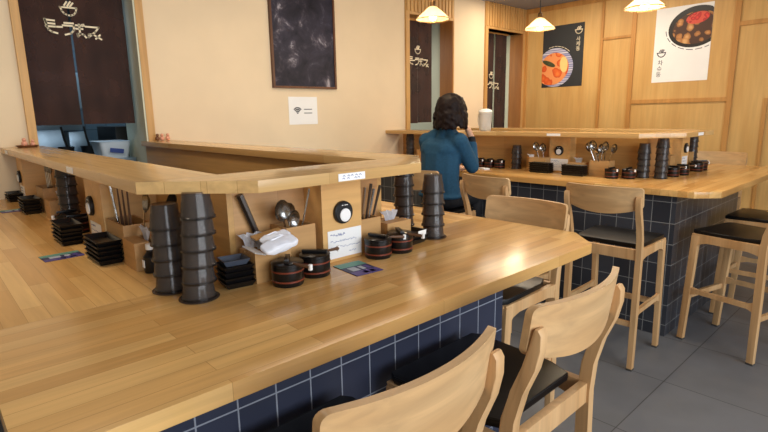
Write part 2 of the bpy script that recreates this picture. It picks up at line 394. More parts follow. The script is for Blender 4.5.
# ------------------------------------------------------------------ stools
def stool_builder():
    t = thing('bar_stool', '', 'stool')
    W2, zs = 0.204, 0.715
    # local: x across, y forward (sitter faces +y), rear feet at y=0
    def post(s):
        prof = [(0.0, 0), (0.038, 0), (0.040, 0.40), (0.042, 0.70), (0.034, 0.79), (0.010, 0.87), (-0.018, 0.94), (-0.036, 1.00), (-0.042, 1.030), (-0.046, 1.038), (-0.054, 1.038),
                (-0.062, 1.026), (-0.062, 0.99), (-0.050, 0.94), (-0.022, 0.87), (-0.002, 0.79), (0.005, 0.70), (0.0, 0.40)]
        bm = BM(); x = s * W2
        prism(bm, prof, x - 0.015, x + 0.015, 0.004, lambda u, v, w_: (w_, u, v)); return bm
    for s in (-1, 1):
        p = obj('back_leg', post(s), CHAIRW, t)
        bm = BM(); bx(bm, s * W2 - 0.016, s * W2 + 0.016, -0.001, 0.039, 0, 0.012); obj('foot_cap', bm, GREYCAP, p)
    for s in (-1, 1):
        bm = BM(); x = s * W2
        prism(bm, [(0.425, 0), (0.462, 0), (0.43, zs), (0.385, zs)], x - 0.015, x + 0.015, 0.004, lambda u, v, w_: (w_, u, v))
        p = obj('front_leg', bm, CHAIRW, t)
        bm = BM(); bx(bm, x - 0.016, x + 0.016, 0.424, 0.463, 0, 0.012); obj('foot_cap', bm, GREYCAP, p)
    bm = BM()   # seat rails with a curved underside at the sides
    for s in (-1, 1):
        x = s * W2
        pr = [(0.03, 0.655), (0.06, 0.672), (0.10, 0.680), (0.33, 0.680), (0.375, 0.668), (0.395, 0.645), (0.43, zs + 0.012), (0.02, zs + 0.012)]
        prism(bm, pr, x - 0.013, x + 0.013, 0.003, lambda u, v, w_: (w_, u, v))
    bx(bm, -W2, W2, 0.405, 0.432, 0.665, zs + 0.012, 0.003); bx(bm, -W2, W2, 0.012, 0.036, 0.665, zs + 0.012, 0.003)
    obj('seat_frame', bm, CHAIRW, t)
    bm = BM()
    n = 10
    pts = [(-W2 + 0.034, 0.062), (W2 - 0.034, 0.062), (W2 - 0.006, 0.13), (W2 + 0.006, 0.405), (W2 - 0.010, 0.432), (-W2 + 0.010, 0.432), (-W2 - 0.006, 0.405), (-W2 + 0.006, 0.13)]
    prism(bm, pts, zs + 0.008, zs + 0.036, 0.010); cu = obj('seat_cushion', bm, BLACKL, t)
    bm = BM(); tube(bm, [(p[0] * 0.985, 0.24 + (p[1] - 0.24) * 0.985, zs + 0.032) for p in pts + pts[:1]], 0.0035, 6); obj('piping', bm, BLACKL, cu)
    for s in (-1, 1):
        bm = BM(); x = s * W2
        pr = [(0.03, 0.318), (0.07, 0.338), (0.36, 0.338), (0.43, 0.312), (0.432, 0.375), (0.36, 0.365), (0.07, 0.365), (0.03, 0.385)]
        prism(bm, pr, x - 0.010, x + 0.010, 0.002, lambda u, v, w_: (w_, u, v)); obj('stretcher', bm, CHAIRW, t)
    bm = BM(); bx(bm, -W2, W2, 0.425, 0.447, 0.285, 0.32, 0.003); obj('stretcher', bm, CHAIRW, t)
    bm = BM(); bx(bm, -W2, W2, 0.008, 0.030, 0.265, 0.295, 0.003); obj('stretcher', bm, CHAIRW, t)
    # curved backrest plank: concave toward the sitter
    bm = BM(); Wb, nx, nz = 0.219, 36, 6; rows = {}
    for side in (0, 1):
        for i in range(nx + 1):
            u = sin(pi / 2 * (-1 + 2 * i / nx))
            e = min(1.0, max(0.0, abs(u) - 0.92) / 0.08)
            q = 1 - sqrt(1 - e * e); top = 1.086 - 0.018 * q; bot = 0.930 + 0.040 * u * u + 0.016 * q
            for j in range(nz + 1):
                z = bot + (top - bot) * j / nz
                y = -0.078 + 0.048 * u * u - (z - 1.0) * 0.14
                th = 0.018
                rows[side, i, j] = bm.verts.new((u * Wb, y + (th if side else 0), z))
    R = rows
    for i in range(nx):
        for j in range(nz):
            bm.faces.new((R[0, i, j], R[0, i + 1, j], R[0, i + 1, j + 1], R[0, i, j + 1]))
            bm.faces.new((R[1, i, j], R[1, i, j + 1], R[1, i + 1, j + 1], R[1, i + 1, j]))
        bm.faces.new((R[0, i, nz], R[0, i + 1, nz], R[1, i + 1, nz], R[1, i, nz])); bm.faces.new((R[0, i, 0], R[1, i, 0], R[1, i + 1, 0], R[0, i + 1, 0]))
    for i in (0, nx):
        for j in range(nz): bm.faces.new((R[0, i, j], R[0, i, j + 1], R[1, i, j + 1], R[1, i, j]))
    obj('backrest', bm, CHAIRH, t, True)
    return t
def stool(x, y, deg, label): # x,y: middle between the rear feet, deg: facing direction of the sitter
    return make('stool', stool_builder, (x, y, 0), radians(deg - 90), label, 'stool', 'wooden bar stools with black seats')
stool(0.588, 0.592, 91.5, 'wooden bar stool nearest the camera, back cut by the bottom edge')
stool(1.155, 0.596, 90.5, 'wooden bar stool whose curved back rises at the bottom centre, second along the near counter')
stool(2.115, 1.335, 180, 'wooden bar stool tucked in at the right end of the near counter')
stool(2.905, 1.285, 2, 'wooden bar stool standing free before the corner of the tiled far counter')
stool(2.86, 2.07, -9, 'empty wooden bar stool next to the seated person')
stool(2.87, 2.72, 0, 'wooden bar stool the person in the teal jacket sits on')
stool(3.69, 0.545, 76, 'wooden bar stool on the right, full side view, at the tiled corner')
stool(4.42, 0.56, 88, 'wooden bar stool half hidden behind the one at the tiled corner')
stool(5.80, 1.47, 180, 'distant wooden bar stool beyond the right end of the far counter')

# ------------------------------------------------------------------ tableware builders
def cup_builder():
    bm = BM(); n = 24
    prof = [(0.0, 0.074), (0.033, 0.074), (0.0362, 0.0745), (0.0375, 0.071), (0.0385, 0.050), (0.0405, 0.044), (0.0450, 0.008), (0.0482, 0.0055), (0.0482, 0.0),
            (0.0448, 0.0), (0.0430, 0.006), (0.0395, 0.042), (0.0372, 0.048), (0.0352, 0.067), (0.0, 0.069)]
    n = 48
    vs = lathe(bm, prof, n)
    for v in vs:
        r = math.hypot(v.co.x, v.co.y)
        if 0.036 < r < 0.0465 and v.co.z > 0.005:
            f = 1 - 0.010 * (0.5 + 0.5 * cos(16 * atan2(v.co.y, v.co.x))); v.co.x *= f; v.co.y *= f
    for f in bm.faces:
        if sum(v.co.z for v in f.verts) / len(f.verts) < 0.0058: f.material_index = 1
    return obj('tumbler', bm, [SMOKE, SMOKERIM])
def cups(x, y, n, label, saucer=None, lean=(0, 0), z=1.0):
    if saucer:
        bm = BM(); lathe(bm, [(0, 0), (0.053, 0), (0.056, 0.002), (0.056, 0.0035), (0.047, 0.004), (0, 0.004)], 28)
        o = obj('drip_saucer', bm, SMOKE, None, True, (x, y, z)); tag(o, saucer, 'saucer'); z += 0.0045
    for k in range(n):
        make('cup', cup_builder, (x + random.uniform(-1, 1) * 0.0008 + lean[0] * k, y + lean[1] * k, z + k * 0.0455), random.uniform(0, 6), label, 'tumbler', label.replace('smoky plastic tumbler', 'tumblers'))
def dish_builder(sx, sy, mat):
    def f():
        bm = BM(); h = 0.018
        def ring(a, z): return [bm.verts.new((u * (sx / 2 - a), v * (sy / 2 - a), z)) for u, v in ((-1, -1), (1, -1), (1, 1), (-1, 1))]
        rs = [ring(0.010, 0), ring(0.0, h), ring(0.004, h), ring(0.012, 0.003)]
        bm.faces.new(rs[0][::-1]); bm.faces.new(rs[3])
        for a, c in zip(rs, rs[1:]):
            for i in range(4): bm.faces.new((a[i], a[(i + 1) % 4], c[(i + 1) % 4], c[i]))
        return obj('dish', bm, mat, None, False)
    return f
def dishes(key, x, y, n, rz, label, sx, sy, mat=None, top=None, z=1.0):
    for k in range(n):
        make('dish' + key, dish_builder(sx, sy, mat or BLACKP), (x + random.uniform(-1, 1) * 0.002, y + random.uniform(-1, 1) * 0.002, z + k * 0.0165), rz, label, 'dish',
             label.replace('black dish', 'black dishes'))
    if top:
        make('dishtop' + key, dish_builder(sx * 0.86, sy * 0.80, SLATEP), (x - 0.003, y, z + n * 0.0165 + 0.001), rz, top, 'dish')
def pot_builder():
    t = thing('sauce_pot', '', 'pot'); r = 0.048
    bm = BM(); lathe(bm, [(0, 0), (r * 0.96, 0), (r, 0.004), (r * 1.02, 0.062), (r * 0.96, 0.062), (r * 0.92, 0.008), (0, 0.008)], 28); obj('body', bm, BLACKP, t)
    for z in (0.013, 0.043):
        bm = BM(); lathe(bm, [(r * 1.005, z), (r * 1.04, z + 0.001), (r * 1.04, z + 0.005), (r * 1.005, z + 0.006)], 28); obj('band', bm, RUST, t)
    bm = BM(); lathe(bm, [(0, 0.063), (r * 1.03, 0.063), (r * 1.03, 0.069), (r * 0.9, 0.0725), (0, 0.073)], 28); l = obj('lid', bm, BLACKP, t)
    bm = BM(); bx(bm, -0.008, 0.008, -r * 0.85, r * 0.85, 0.073, 0.083, 0.003); obj('lid_handle', bm, BLACKP, l)
    bm = BM(); tube(bm, [(0.02, -0.035, 0.072), (0.045, -0.052, 0.070), (0.068, -0.066, 0.068)], [0.004, 0.005, 0.006], 8); s = obj('ladle_handle', bm, BAMBOO, t)
    bm = BM(); box(bm, (0.070, -0.067, 0.067), (0.010, 0.010, 0.018), (0, 0, 0.8), 0.002); obj('tag', bm, WHITEP, s)
    return t
def pot(x, y, rz, label, z=1.0):
    return make('pot', pot_builder, (x, y, z), rz, label, 'pot', None)
def tissue_bm(s=1.0):
    bm = BM(); n = 9; V = []
    for i in range(n):
        a = (i / (n - 1) - 0.5)
        for k, (zz, sp, of) in enumerate(((0, 0.5, 0), (0.03, 0.8, 0.004), (0.055, 1.15, -0.006))):
            V.append(bm.verts.new((a * 0.075 * sp * s + of, 0.010 * sin(i * 2.1) * (k + 0.4) / 2 * s, (zz - 0.010 * abs(sin(i * 1.7)) * (k == 2)) * s)))
    for i in range(n - 1):
        for k in range(2):
            q = i * 3 + k; bm.faces.new((V[q], V[q + 3], V[q + 4], V[q + 1]))
    bmesh.ops.solidify(bm, geom=bm.faces[:], thickness=0.002)
    return bm
def tissue_box_builder():
    t = thing('tissue_box', '', 'tissue box'); a, d, h = 0.125, 0.10, 0.088
    bm = BM(); bx(bm, -a / 2, a / 2, 0, 0.008, 0, h, 0.001); bx(bm, -a / 2, a / 2, d - 0.008, d, 0, h, 0.001)
    bx(bm, -a / 2, -a / 2 + 0.008, 0.008, d - 0.008, 0, h, 0.001); bx(bm, a / 2 - 0.008, a / 2, 0.008, d - 0.008, 0, h, 0.001); bx(bm, -a / 2 + 0.008, a / 2 - 0.008, 0.008, d - 0.008, 0, 0.006)
    obj('body', bm, BOXW, t, False)
    bm = BM(); bx(bm, -a / 2, a / 2, 0.0, 0.048, h, h + 0.008, 0.001); bx(bm, -a / 2, a / 2, 0.066, d, h, h + 0.008, 0.001); obj('lid', bm, BOXW, t, False)
    bm = tissue_bm(1.0); bmesh.ops.translate(bm, verts=bm.verts, vec=(0, 0.058, h - 0.004)); obj('tissue', bm, TISSUE, t)
    return t
def tissue_box(x, y, rz, label, z=1.0): return make('tbox', tissue_box_builder, (x, y, z), rz, label, 'tissue box')
def caddy_builder(a, d, h):
    def f():
        bm = BM(); w = 0.008
        bx(bm, -a / 2, a / 2, 0, w, 0, h, 0.001); bx(bm, -a / 2, a / 2, d - w, d, 0, h, 0.001)
        bx(bm, -a / 2, -a / 2 + w, w, d - w, 0, h, 0.001); bx(bm, a / 2 - w, a / 2, w, d - w, 0, h, 0.001); bx(bm, -a / 2 + w, a / 2 - w, w, d - w, 0, 0.008)
        return obj('cutlery_box', bm, BOXW, None, False)
    return f
def caddy(key, x, y, rz, label, a, d, h, z=1.0): return make('caddy' + key, caddy_builder(a, d, h), (x, y, z), rz, label, 'cutlery box')
def stick(name, p, q, r, mat, label, group=None, cat='chopstick', r2=None):
    bm = BM(); P = Vector(p); Q = Vector(q); tube(bm, [Vector((0, 0, 0)), (Q - P) * 0.5, Q - P], [r, (r + (r2 or r)) / 2, r2 or r], 7)
    return tag(obj(name, bm, mat, None, True, p), label, cat, group)
def spoon(p, q, label, big=1.0, mat=None, name='spoon', up=(0, -1, 0), group=None):
    """handle end p (in the box), bowl at q"""
    P = Vector(p); Q = Vector(q); d = (Q - P).normalized(); bm = BM()
    tube(bm, [Vector((0, 0, 0)), (Q - P) * 0.5, (Q - P) - d * 0.02 * big], [0.003, 0.0035, 0.003], 6)
    s = Vector(up).cross(d).normalized(); u = d.cross(s).normalized(); n = 12; rings = []
    L, Wd, dp = 0.026 * big, 0.019 * big, 0.011 * big
    c0 = (Q - P)
    for k, (f, h) in enumerate(((1, 0), (0.75, 0.55), (0.4, 0.9), (0.0, 1.0))):
        if f == 0: rings.append([bm.verts.new(c0 - u * dp * h)]); continue
        rings.append([bm.verts.new(c0 + d * L * f * cos(2 * pi * i / n) + s * Wd * f * sin(2 * pi * i / n) - u * dp * h) for i in range(n)])
    fs = []
    for a, c in zip(rings, rings[1:]):
        for i in range(n):
            j = (i + 1) % n
            fs.append(bm.faces.new((a[i], a[j], c[j], c[i]) if len(c) > 1 else (a[i], a[j], c[0])))
    bmesh.ops.solidify(bm, geom=fs, thickness=0.0015)
    return tag(obj(name, bm, mat or STEEL, None, True, p), label, name, group)
def button_builder():
    t = thing('call_button', '', 'call button')
    bm = BM(); lathe(bm, [(0, 0), (0.039, 0), (0.040, 0.002), (0.039, 0.011), (0.035, 0.014), (0, 0.014)], 32, rot=(pi / 2, 0, 0)); obj('housing', bm, BLACKM, t)
    bm = BM(); lathe(bm, [(0, 0.012), (0.023, 0.012), (0.023, 0.017), (0.021, 0.0185), (0, 0.019)], 28, loc=(0.002, 0, -0.009), rot=(pi / 2, 0, 0)); obj('push_pad', bm, WHITEP, t)
    bm = BM()
    for a in (-0.008, 0.004, 0.012): box(bm, (a, -0.0143, 0.026), (0.006, 0.001, 0.0025))
    obj('marking', bm, WHITEP, t)
    return t
def notice(x, y, z, wd, ht, rz, label, rows=4, seed=1):
    """white sheet with illegible handwriting; local x across, -y is out of the pillar"""
    rnd = random.Random(seed); t = thing('notice_sheet', label, 'notice', (x, y, z), rz)
    bm = BM(); bx(bm, -wd / 2, wd / 2, -0.0012, 0, 0, ht); obj('sheet', bm, WHITEP, t, False)
    bm = BM(); fn = lambda u, v, w_: (u, -0.0012 - w_ * 0.5, v)
    for r in range(rows):
        v = ht * (0.82 - 0.66 * r / max(1, rows - 1)); u = -wd * 0.42; end = wd * (0.0 if r == 0 else 0.42) * rnd.uniform(0.7, 1)
        if r == rows - 1: u = wd * 0.12
        while u < end:
            L = rnd.uniform(0.004, 0.009); hh = ht * (0.05 if r == 0 else 0.035)
            ribbon(bm, [(u, v + rnd.uniform(-1, 1) * hh), (u + L * 0.5, v + rnd.uniform(-1, 1) * hh), (u + L, v + rnd.uniform(-1, 1) * hh)], ht * (0.022 if r == 0 else 0.014), fn, 0.0006)
            u += L + rnd.uniform(0.0015, 0.005)
    obj('handwriting', bm, BLUEINK, t, False)
    return t
def sticker(x, y, z, wd, ht, rz, label, ink=True, seed=3):
    rnd = random.Random(seed); t = thing('sticker', label, 'sticker', (x, y, z), rz)
    bm = BM(); bx(bm, -wd / 2, wd / 2, -0.001, 0, -ht / 2, ht / 2); obj('sheet', bm, WHITEP, t, False)
    if ink:
        bm = BM(); fn = lambda u, v, w_: (u, -0.001 - w_ * 0.5, v)
        for v0, k in ((ht * 0.14, 5), (-ht * 0.2, 4)):
            for i in range(k):
                u = -wd * 0.36 + wd * 0.72 * (i + rnd.random() * 0.6) / k
                ribbon(bm, [(u, v0), (u + wd * 0.05, v0 + ht * 0.12), (u + wd * 0.08, v0 - ht * 0.05)], ht * 0.07, fn, 0.0006)
        obj('lettering', bm, BLUEINK, t, False)
    return t
TEAL = plain('teal_card', (96, 150, 132), 0.5, 0.05); PURPLE = plain('purple_card', (84, 70, 136), 0.5, 0.08); GREYC = plain('grey_card', (176, 182, 190), 0.5, 0.05)
NAVYC = plain('navy_card', (44, 46, 84), 0.5, 0.05)
def card(x, y, rz, label, L=0.15, D=0.115, flip=False):
    t = thing('menu_card', label, 'card', (x, y, 1.0), rz)
    bm = BM(); bx(bm, -L / 2, L / 2, -D / 2, D / 2, 0.0004, 0.0018); obj('sheet', bm, NAVYC, t, False)
    def patch(a, c, d, e, mat, nm):
        bm = BM(); bx(bm, a * L, c * L, d * D, e * D, 0.0018, 0.0024); obj(nm, bm, mat, t, False)
    patch(-0.5, 0.5, 0.18, 0.5, TEAL, 'green_band'); patch(-0.5, 0.5, -0.5, -0.22, PURPLE, 'purple_band')
    patch(-0.32, -0.04, -0.16, 0.12, GREYC, 'picture_panel'); patch(0.06, 0.2, -0.14, 0.1, GREYC, 'picture_panel'); patch(0.26, 0.4, -0.14, 0.1, PURPLE, 'picture_panel')
    patch(-0.1, 0.04, -0.44, -0.28, GREYC, 'picture_panel'); patch(0.14, 0.3, -0.44, -0.28, GREYC, 'picture_panel')
    return t
def button(x, y, z, rz, label): return make('button', button_builder, (x, y, z), rz, label, 'call button')

# ------------------------------------------------------------------ near counter, front side
cups(0.542, 1.374, 6, 'smoky plastic tumbler in the tallest stack at the near corner of the counter', 'flat smoky saucer under the tallest tumbler stack', (0.0024, -0.0022))
cups(0.514, 1.502, 5, 'smoky plastic tumbler in the shorter stack left of the tallest one', 'flat smoky saucer under the shorter left tumbler stack')
dishes('sq', 0.672, 1.410, 4, radians(-8), 'small square black dish stacked beside the tallest tumblers', 0.094, 0.094, None, 'slate grey inner dish topping the square black dishes')
tissue_box(0.779, 1.362, 0, 'wooden tissue box holding a pulled up tissue, left of the spoon box')
t = thing('napkin_pack', 'white wrapped napkin pack lying across the wooden tissue box', 'napkins', (0.780, 1.342, 1.100), radians(4))
def pillow(c, size, rot, n=10):
    bm = BM(); r = bmesh.ops.create_icosphere(bm, subdivisions=4, radius=1)
    for v in bm.verts:
        p = v.co; q = Vector([math.copysign(abs(x) ** 0.45, x) for x in p]); q = Vector((q.x, q.y, q.z * (1 - 0.25 * q.x * q.x)))
        v.co = Vector((q.x * size[0] / 2, q.y * size[1] / 2, q.z * size[2] / 2 + 0.003 * sin(q.x * 9) * q.z))
    xf(bm, bm.verts[:], c, rot); return bm
obj('napkin', pillow((0.0, -0.016, 0.020), (0.125, 0.05, 0.028), (0.42, -0.10, 0.06)), TISSUE, t)
obj('napkin', pillow((0.008, 0.016, 0.036), (0.105, 0.04, 0.018), (0.3, -0.12, 0.06)), TISSUE, t)
bm = BM(); box(bm, (-0.082, -0.006, 0.016), (0.050, 0.055, 0.004), (0.3, 0.35, 0.3), 0.0015); obj('wrapper', bm, FROST, t)
caddy('a', 0.900, 1.385, 0, 'plain wooden spoon box between the tissue box and the button pillar', 0.112, 0.095, 0.150)
SB = 'steel spoons in the spoon box'
stick('tongs', (0.833, 1.477, 1.012), (0.737, 1.475, 1.262), 0.009, DSTEEL, 'dark steel tongs standing behind the front tissue box', None, 'tongs', 0.0118)
spoon((0.885, 1.44, 1.03), (0.845, 1.405, 1.205), 'big round steel ladle standing in the front spoon box', 1.5, None, 'ladle')
spoon((0.90, 1.43, 1.03), (0.878, 1.392, 1.175), 'steel spoon low in the spoon box, below the ladle', 1.25)
spoon((0.915, 1.45, 1.03), (0.893, 1.44, 1.19), 'steel spoon behind the ladle of the spoon box', 1.25)
stick('chopstick', (0.90, 1.43, 1.02), (0.962, 1.42, 1.262), 0.003, STEEL, 'thin metal chopstick leaning right out of the spoon box')
pot(0.790, 1.302, radians(-35), 'black lidded sauce pot with red bands before the napkin pack')
pot(0.902, 1.318, radians(45), 'black lidded sauce pot with red bands before the spoon box')
button(1.070, 1.385, 1.172, 0, 'round black call button with white centre on the front pillar')
notice(1.078, 1.3845, 1.012, 0.148, 0.100, 0, 'white handwritten notice below the front call button', 4, 5)
sticker(0.985, 1.2195, 1.3165, 0.105, 0.023, 0, 'white sticker with blue writing on the ledge above the front pillar')
card(1.038, 1.268, radians(-5), 'green and purple menu card lying before the front pillar', 0.105, 0.142)
caddy('b', 1.218, 1.405, 0, 'narrow wooden cutlery box right of the front pillar', 0.10, 0.08, 0.125)
for k, (a, e) in enumerate(((1.19, 1.195), (1.20, 1.222), (1.212, 1.246), (1.225, 1.275), (1.235, 1.300))):
    stick('fork', (a, 1.45, 1.02), (e, 1.45 - 0.01 * (k % 3), 1.225 + 0.012 * (k % 3)), 0.0025, STEEL if k % 2 else DSTEEL, 'slim steel fork handle fanned out of the narrow cutlery box', 'forks in the narrow cutlery box', 'fork', 0.006)
tissue_box(1.345, 1.383, 0, 'wooden tissue box beside the right tumbler stacks of the near counter')
pot(1.185, 1.330, radians(10), 'black sauce pot with red bands touching the front pillar notice')
pot(1.292, 1.328, radians(-30), 'black sauce pot with red bands beside the white labelled tray')
dishes('lab', 1.415, 1.40, 3, radians(6), 'rectangular black dish under the white label by the right tumblers', 0.10, 0.11)
bm = BM(); box(bm, (0, 0, 0), (0.05, 0.0012, 0.02), (0.1, 0, 0), 0); tag(obj('label_tag', bm, WHITEP, None, False, (1.425, 1.3385, 1.045), radians(6)), 'small white label on the front of the black dishes', 'label')
cups(1.540, 1.385, 5, 'smoky plastic tumbler in the front stack at the right end of the near counter', 'flat smoky saucer under the front right tumbler stack')
cups(1.625, 1.640, 6, 'smoky plastic tumbler in the rear stack at the right end of the near counter')

# near counter, left side
LR = radians(-90)
caddy('c', 0.505, 2.008, LR, 'long wooden cutlery box full of chopsticks on the left of the near counter', 0.21, 0.10, 0.135)
for k in range(6):
    stick('chopstick', (0.55, 1.96 + 0.022 * k, 1.02), (0.545 + 0.008 * (k % 2), 1.95 + 0.03 * k, 1.262 - 0.006 * (k % 3)), 0.0035, BAMBOO, 'dark chopstick standing in the long left cutlery box', 'chopsticks in the long left cutlery box', 'chopstick', 0.0025)
stick('tongs', (0.545, 2.07, 1.02), (0.53, 2.105, 1.262), 0.005, STEEL, 'slim tongs leaning against the first left pillar', None, 'tongs')
spoon((0.57, 1.93, 1.03), (0.575, 1.865, 1.215), 'round steel ladle over the near left tissue box', 1.5, None, 'ladle', up=(-1, 0, 0))
spoon((0.585, 1.94, 1.03), (0.64, 1.80, 1.215), 'dark round ladle right behind the left steel ladle', 1.5, BLACKM, 'ladle', up=(-1, 0, 0))
tissue_box(0.497, 1.832, LR, 'wooden tissue box behind the shorter left tumbler stack')
t = thing('sauce_bottle', 'small black bottle with white cap beside the near left tissue box', 'bottle', (0.535, 1.735, 1.0), 0)
bm = BM(); lathe(bm, [(0, 0), (0.022, 0), (0.024, 0.004), (0.024, 0.055), (0.012, 0.07), (0.012, 0.078), (0, 0.078)], 16); obj('body', bm, BLACKP, t)
bm = BM(); lathe(bm, [(0, 0.078), (0.014, 0.078), (0.014, 0.096), (0, 0.098)], 16); obj('cap', bm, WHITEP, t)
bm = BM(); bx(bm, -0.026, -0.024, -0.010, 0.010, 0.02, 0.045); obj('label_patch', bm, WHITEP, t, False)
dishes('long', 0.462, 2.02, 5, LR, 'long black dish in the first pile below the left call button', 0.19, 0.085)
button(0.50, 2.275, 1.165, LR, 'round black call button on the nearest left pillar')
notice(0.4995, 2.25, 1.015, 0.15, 0.085, LR, 'white notice on the nearest left pillar, behind black dishes', 4, 8)
sticker(0.4295, 2.22, 1.3165, 0.10, 0.022, LR, 'pale blank sticker on the left ledge near the second dish pile', False)
card(0.36, 2.19, radians(3), 'purple and grey menu card on the left worktop', 0.13, 0.10)
dishes('long', 0.435, 2.45, 5, LR, 'long black dish in the second pile along the left worktop', 0.19, 0.085)
pot(0.51, 2.62, LR, 'black sauce pot right behind the second left dish pile')
pot(0.50, 2.78, LR, 'black sauce pot further along behind the second left dish pile')
spoon((0.58, 2.47, 1.03), (0.575, 2.53, 1.22), 'steel ladle hanging beside the nearest left pillar', 1.4, None, 'ladle', up=(-1, 0, 0))
spoon((0.57, 2.60, 1.03), (0.565, 2.60, 1.16), 'steel spoon just below the ladle by the nearest left pillar', 1.2, None, 'spoon', up=(-1, 0, 0))
cups(0.545, 2.93, 6, 'smoky plastic tumbler in the dim stack halfway down the left ledge')
tissue_box(0.482, 3.12, LR, 'wooden tissue box halfway down the left ledge, by the dim tumblers')
caddy('c', 0.50, 3.42, LR, 'long wooden cutlery box further down the left ledge', 0.21, 0.10, 0.135)
for k in range(4):
    spoon((0.55, 3.36 + 0.03 * k, 1.03), (0.55, 3.33 + 0.05 * k, 1.235), 'steel spoon in the far left cutlery box', 1.0, None, 'spoon', up=(-1, 0, 0), group='spoons in the far left cutlery box')
dishes('long', 0.445, 3.42, 5, LR, 'long black dish in the third pile, at the far left', 0.19, 0.08)
button(0.49, 3.96, 1.155, LR, 'round black call button on the farthest left pillar')
notice(0.4895, 3.94, 1.015, 0.14, 0.085, LR, 'white notice on the farthest left pillar', 4, 9)
sticker(0.4295, 3.90, 1.3165, 0.10, 0.022, LR, 'pale blank sticker at the far left end of the ledge', False)
card(0.38, 3.55, radians(3), 'dark menu card on the far left worktop by the image edge', 0.12, 0.09)
dishes('long', 0.45, 4.03, 3, LR, 'long black dish in the last pile, against the wall at far left', 0.16, 0.08)

# ------------------------------------------------------------------ far counter
FR = radians(-90)
cups(4.00, 3.93, 6, 'smoky tumbler in the dark stack left of the person, by the wall'.replace('smoky tumbler', 'smoky plastic tumbler'))
caddy('c', 3.95, 3.68, FR, 'wooden cutlery box on the far counter, left of the person', 0.21, 0.10, 0.135)
ORG = plain('orange_card', (176, 92, 40), 0.6, 0.1)
t = thing('menu_stand', 'orange standing menu card left of the person', 'menu', (3.92, 3.48, 1.0), radians(-80))
bm = BM(); box(bm, (0, 0, 0.07), (0.11, 0.004, 0.14), (-0.15, 0, 0), 0.001); obj('sheet', bm, ORG, t, False)
bm = BM(); box(bm, (-0.02, -0.012, 0.08), (0.03, 0.003, 0.07), (-0.15, 0.25, 0), 0); obj('flap', bm, WHITEP, t, False)
bm = BM(); bx(bm, -0.055, 0.055, -0.025, 0.025, 0, 0.006); obj('foot', bm, BLACKM, t, False)
pot(3.95, 3.30, FR, 'black sauce pot just left of the person')
pot(3.98, 2.97, FR, 'dark sauce pot nearest the right arm of the person')
pot(3.97, 2.86, FR, 'dark sauce pot, middle of three beside the person')
pot(3.97, 2.75, FR, 'dark sauce pot, last of three before the slim far tumbler stack')
cups(4.03, 2.61, 4, 'smoky plastic tumbler in the slim stack right of the person')
bm = BM(); box(bm, (0, 0, 0.006), (0.10, 0.06, 0.011), None, 0.003); tag(obj('folded_napkin', bm, TISSUE, None, True, (3.80, 2.80, 1.0), radians(70)), 'folded white napkin on the far worktop by the person', 'napkin')
caddy('d', 3.925, 2.34, FR, 'wooden cutlery box behind the left long black dishes of the far counter', 0.16, 0.09, 0.12)
spoon((3.97, 2.33, 1.03), (3.955, 2.37, 1.21), 'steel ladle left of the far call button', 1.6, None, 'ladle', up=(-1, 0, 0))
spoon((3.97, 2.30, 1.03), (3.96, 2.31, 1.20), 'steel ladle touching the far pillar', 1.6, None, 'ladle', up=(-1, 0, 0))
tb = tissue_bm(0.9); tag(obj('tissue', tb, TISSUE, None, True, (3.93, 2.40, 1.10), FR), 'white tissue tip left of the far call button', 'tissue')
dishes('long', 3.885, 2.275, 5, FR, 'long black dish in the pile left of the far notice', 0.20, 0.085)
button(4.01, 2.185, 1.180, FR, 'round black call button facing us on the far counter')
notice(4.0095, 2.185, 1.010, 0.165, 0.100, FR, 'white notice below the call button facing us on the far counter', 5, 12)
sticker(3.8395, 2.15, 1.318, 0.12, 0.02, FR, 'white blank sticker on the far ledge over the notice', False)
tissue_box(3.90, 1.985, FR, 'wooden tissue box right of the far notice')
dishes('long', 3.855, 1.965, 5, FR, 'long black dish in the pile right of the far notice', 0.20, 0.085)
caddy('d', 3.93, 1.80, FR, 'wooden cutlery box under the big ladle bunch of the far counter', 0.10, 0.10, 0.165)
for k, (dy, dz) in enumerate(((0.075, 0.0), (0.035, 0.02), (-0.005, -0.01), (-0.045, 0.015), (-0.08, -0.005), (0.01, -0.035))):
    spoon((3.97, 1.80 + dy * 0.3, 1.03), (3.945 - 0.045 * (k % 2), 1.80 + dy * 1.25, 1.222 + dz), 'shiny steel ladle in the wide bunch under the far ledge', 1.5, None, 'ladle', up=(-1, 0.2 * (k - 2), 0), group='ladles in the wide far bunch')
pot(3.87, 1.675, FR, 'black sauce pot right of the far ladle bunch')
pot(3.925, 1.570, FR, 'black sauce pot beside the shiny far tumbler stack')
cups(4.045, 1.515, 5, 'smoky plastic tumbler in the shiny shorter stack near the far corner')
cups(4.065, 1.395, 6, 'smoky plastic tumbler in the tall dark stack near the far corner')
pot(4.245, 1.375, 0, 'black sauce pot just right of the tall dark far stack')
pot(4.40, 1.355, 0, 'black sauce pot under the far corner call button')
spoon((4.38, 1.49, 1.03), (4.36, 1.47, 1.20), 'steel ladle left of the far corner call button', 1.4, None, 'ladle')
caddy('a', 4.37, 1.42, 0, 'wooden spoon box left of the far corner pillar', 0.112, 0.06, 0.12)
button(4.60, 1.41, 1.195, 0, 'round black call button at the far corner pillar')
notice(4.60, 1.4095, 1.03, 0.12, 0.10, 0, 'small white notice at the far corner pillar', 4, 15)
sticker(4.39, 1.2495, 1.318, 0.12, 0.022, 0, 'blank sticker on the ledge over the far corner', False)
pot(4.73, 1.355, 0, 'black sauce pot right of the far corner notice')
pot(4.845, 1.355, radians(30), 'black sauce pot at the right end of the far counter')
cups(4.93, 1.46, 6, 'smoky plastic tumbler in the last stack at the right end of the far counter')
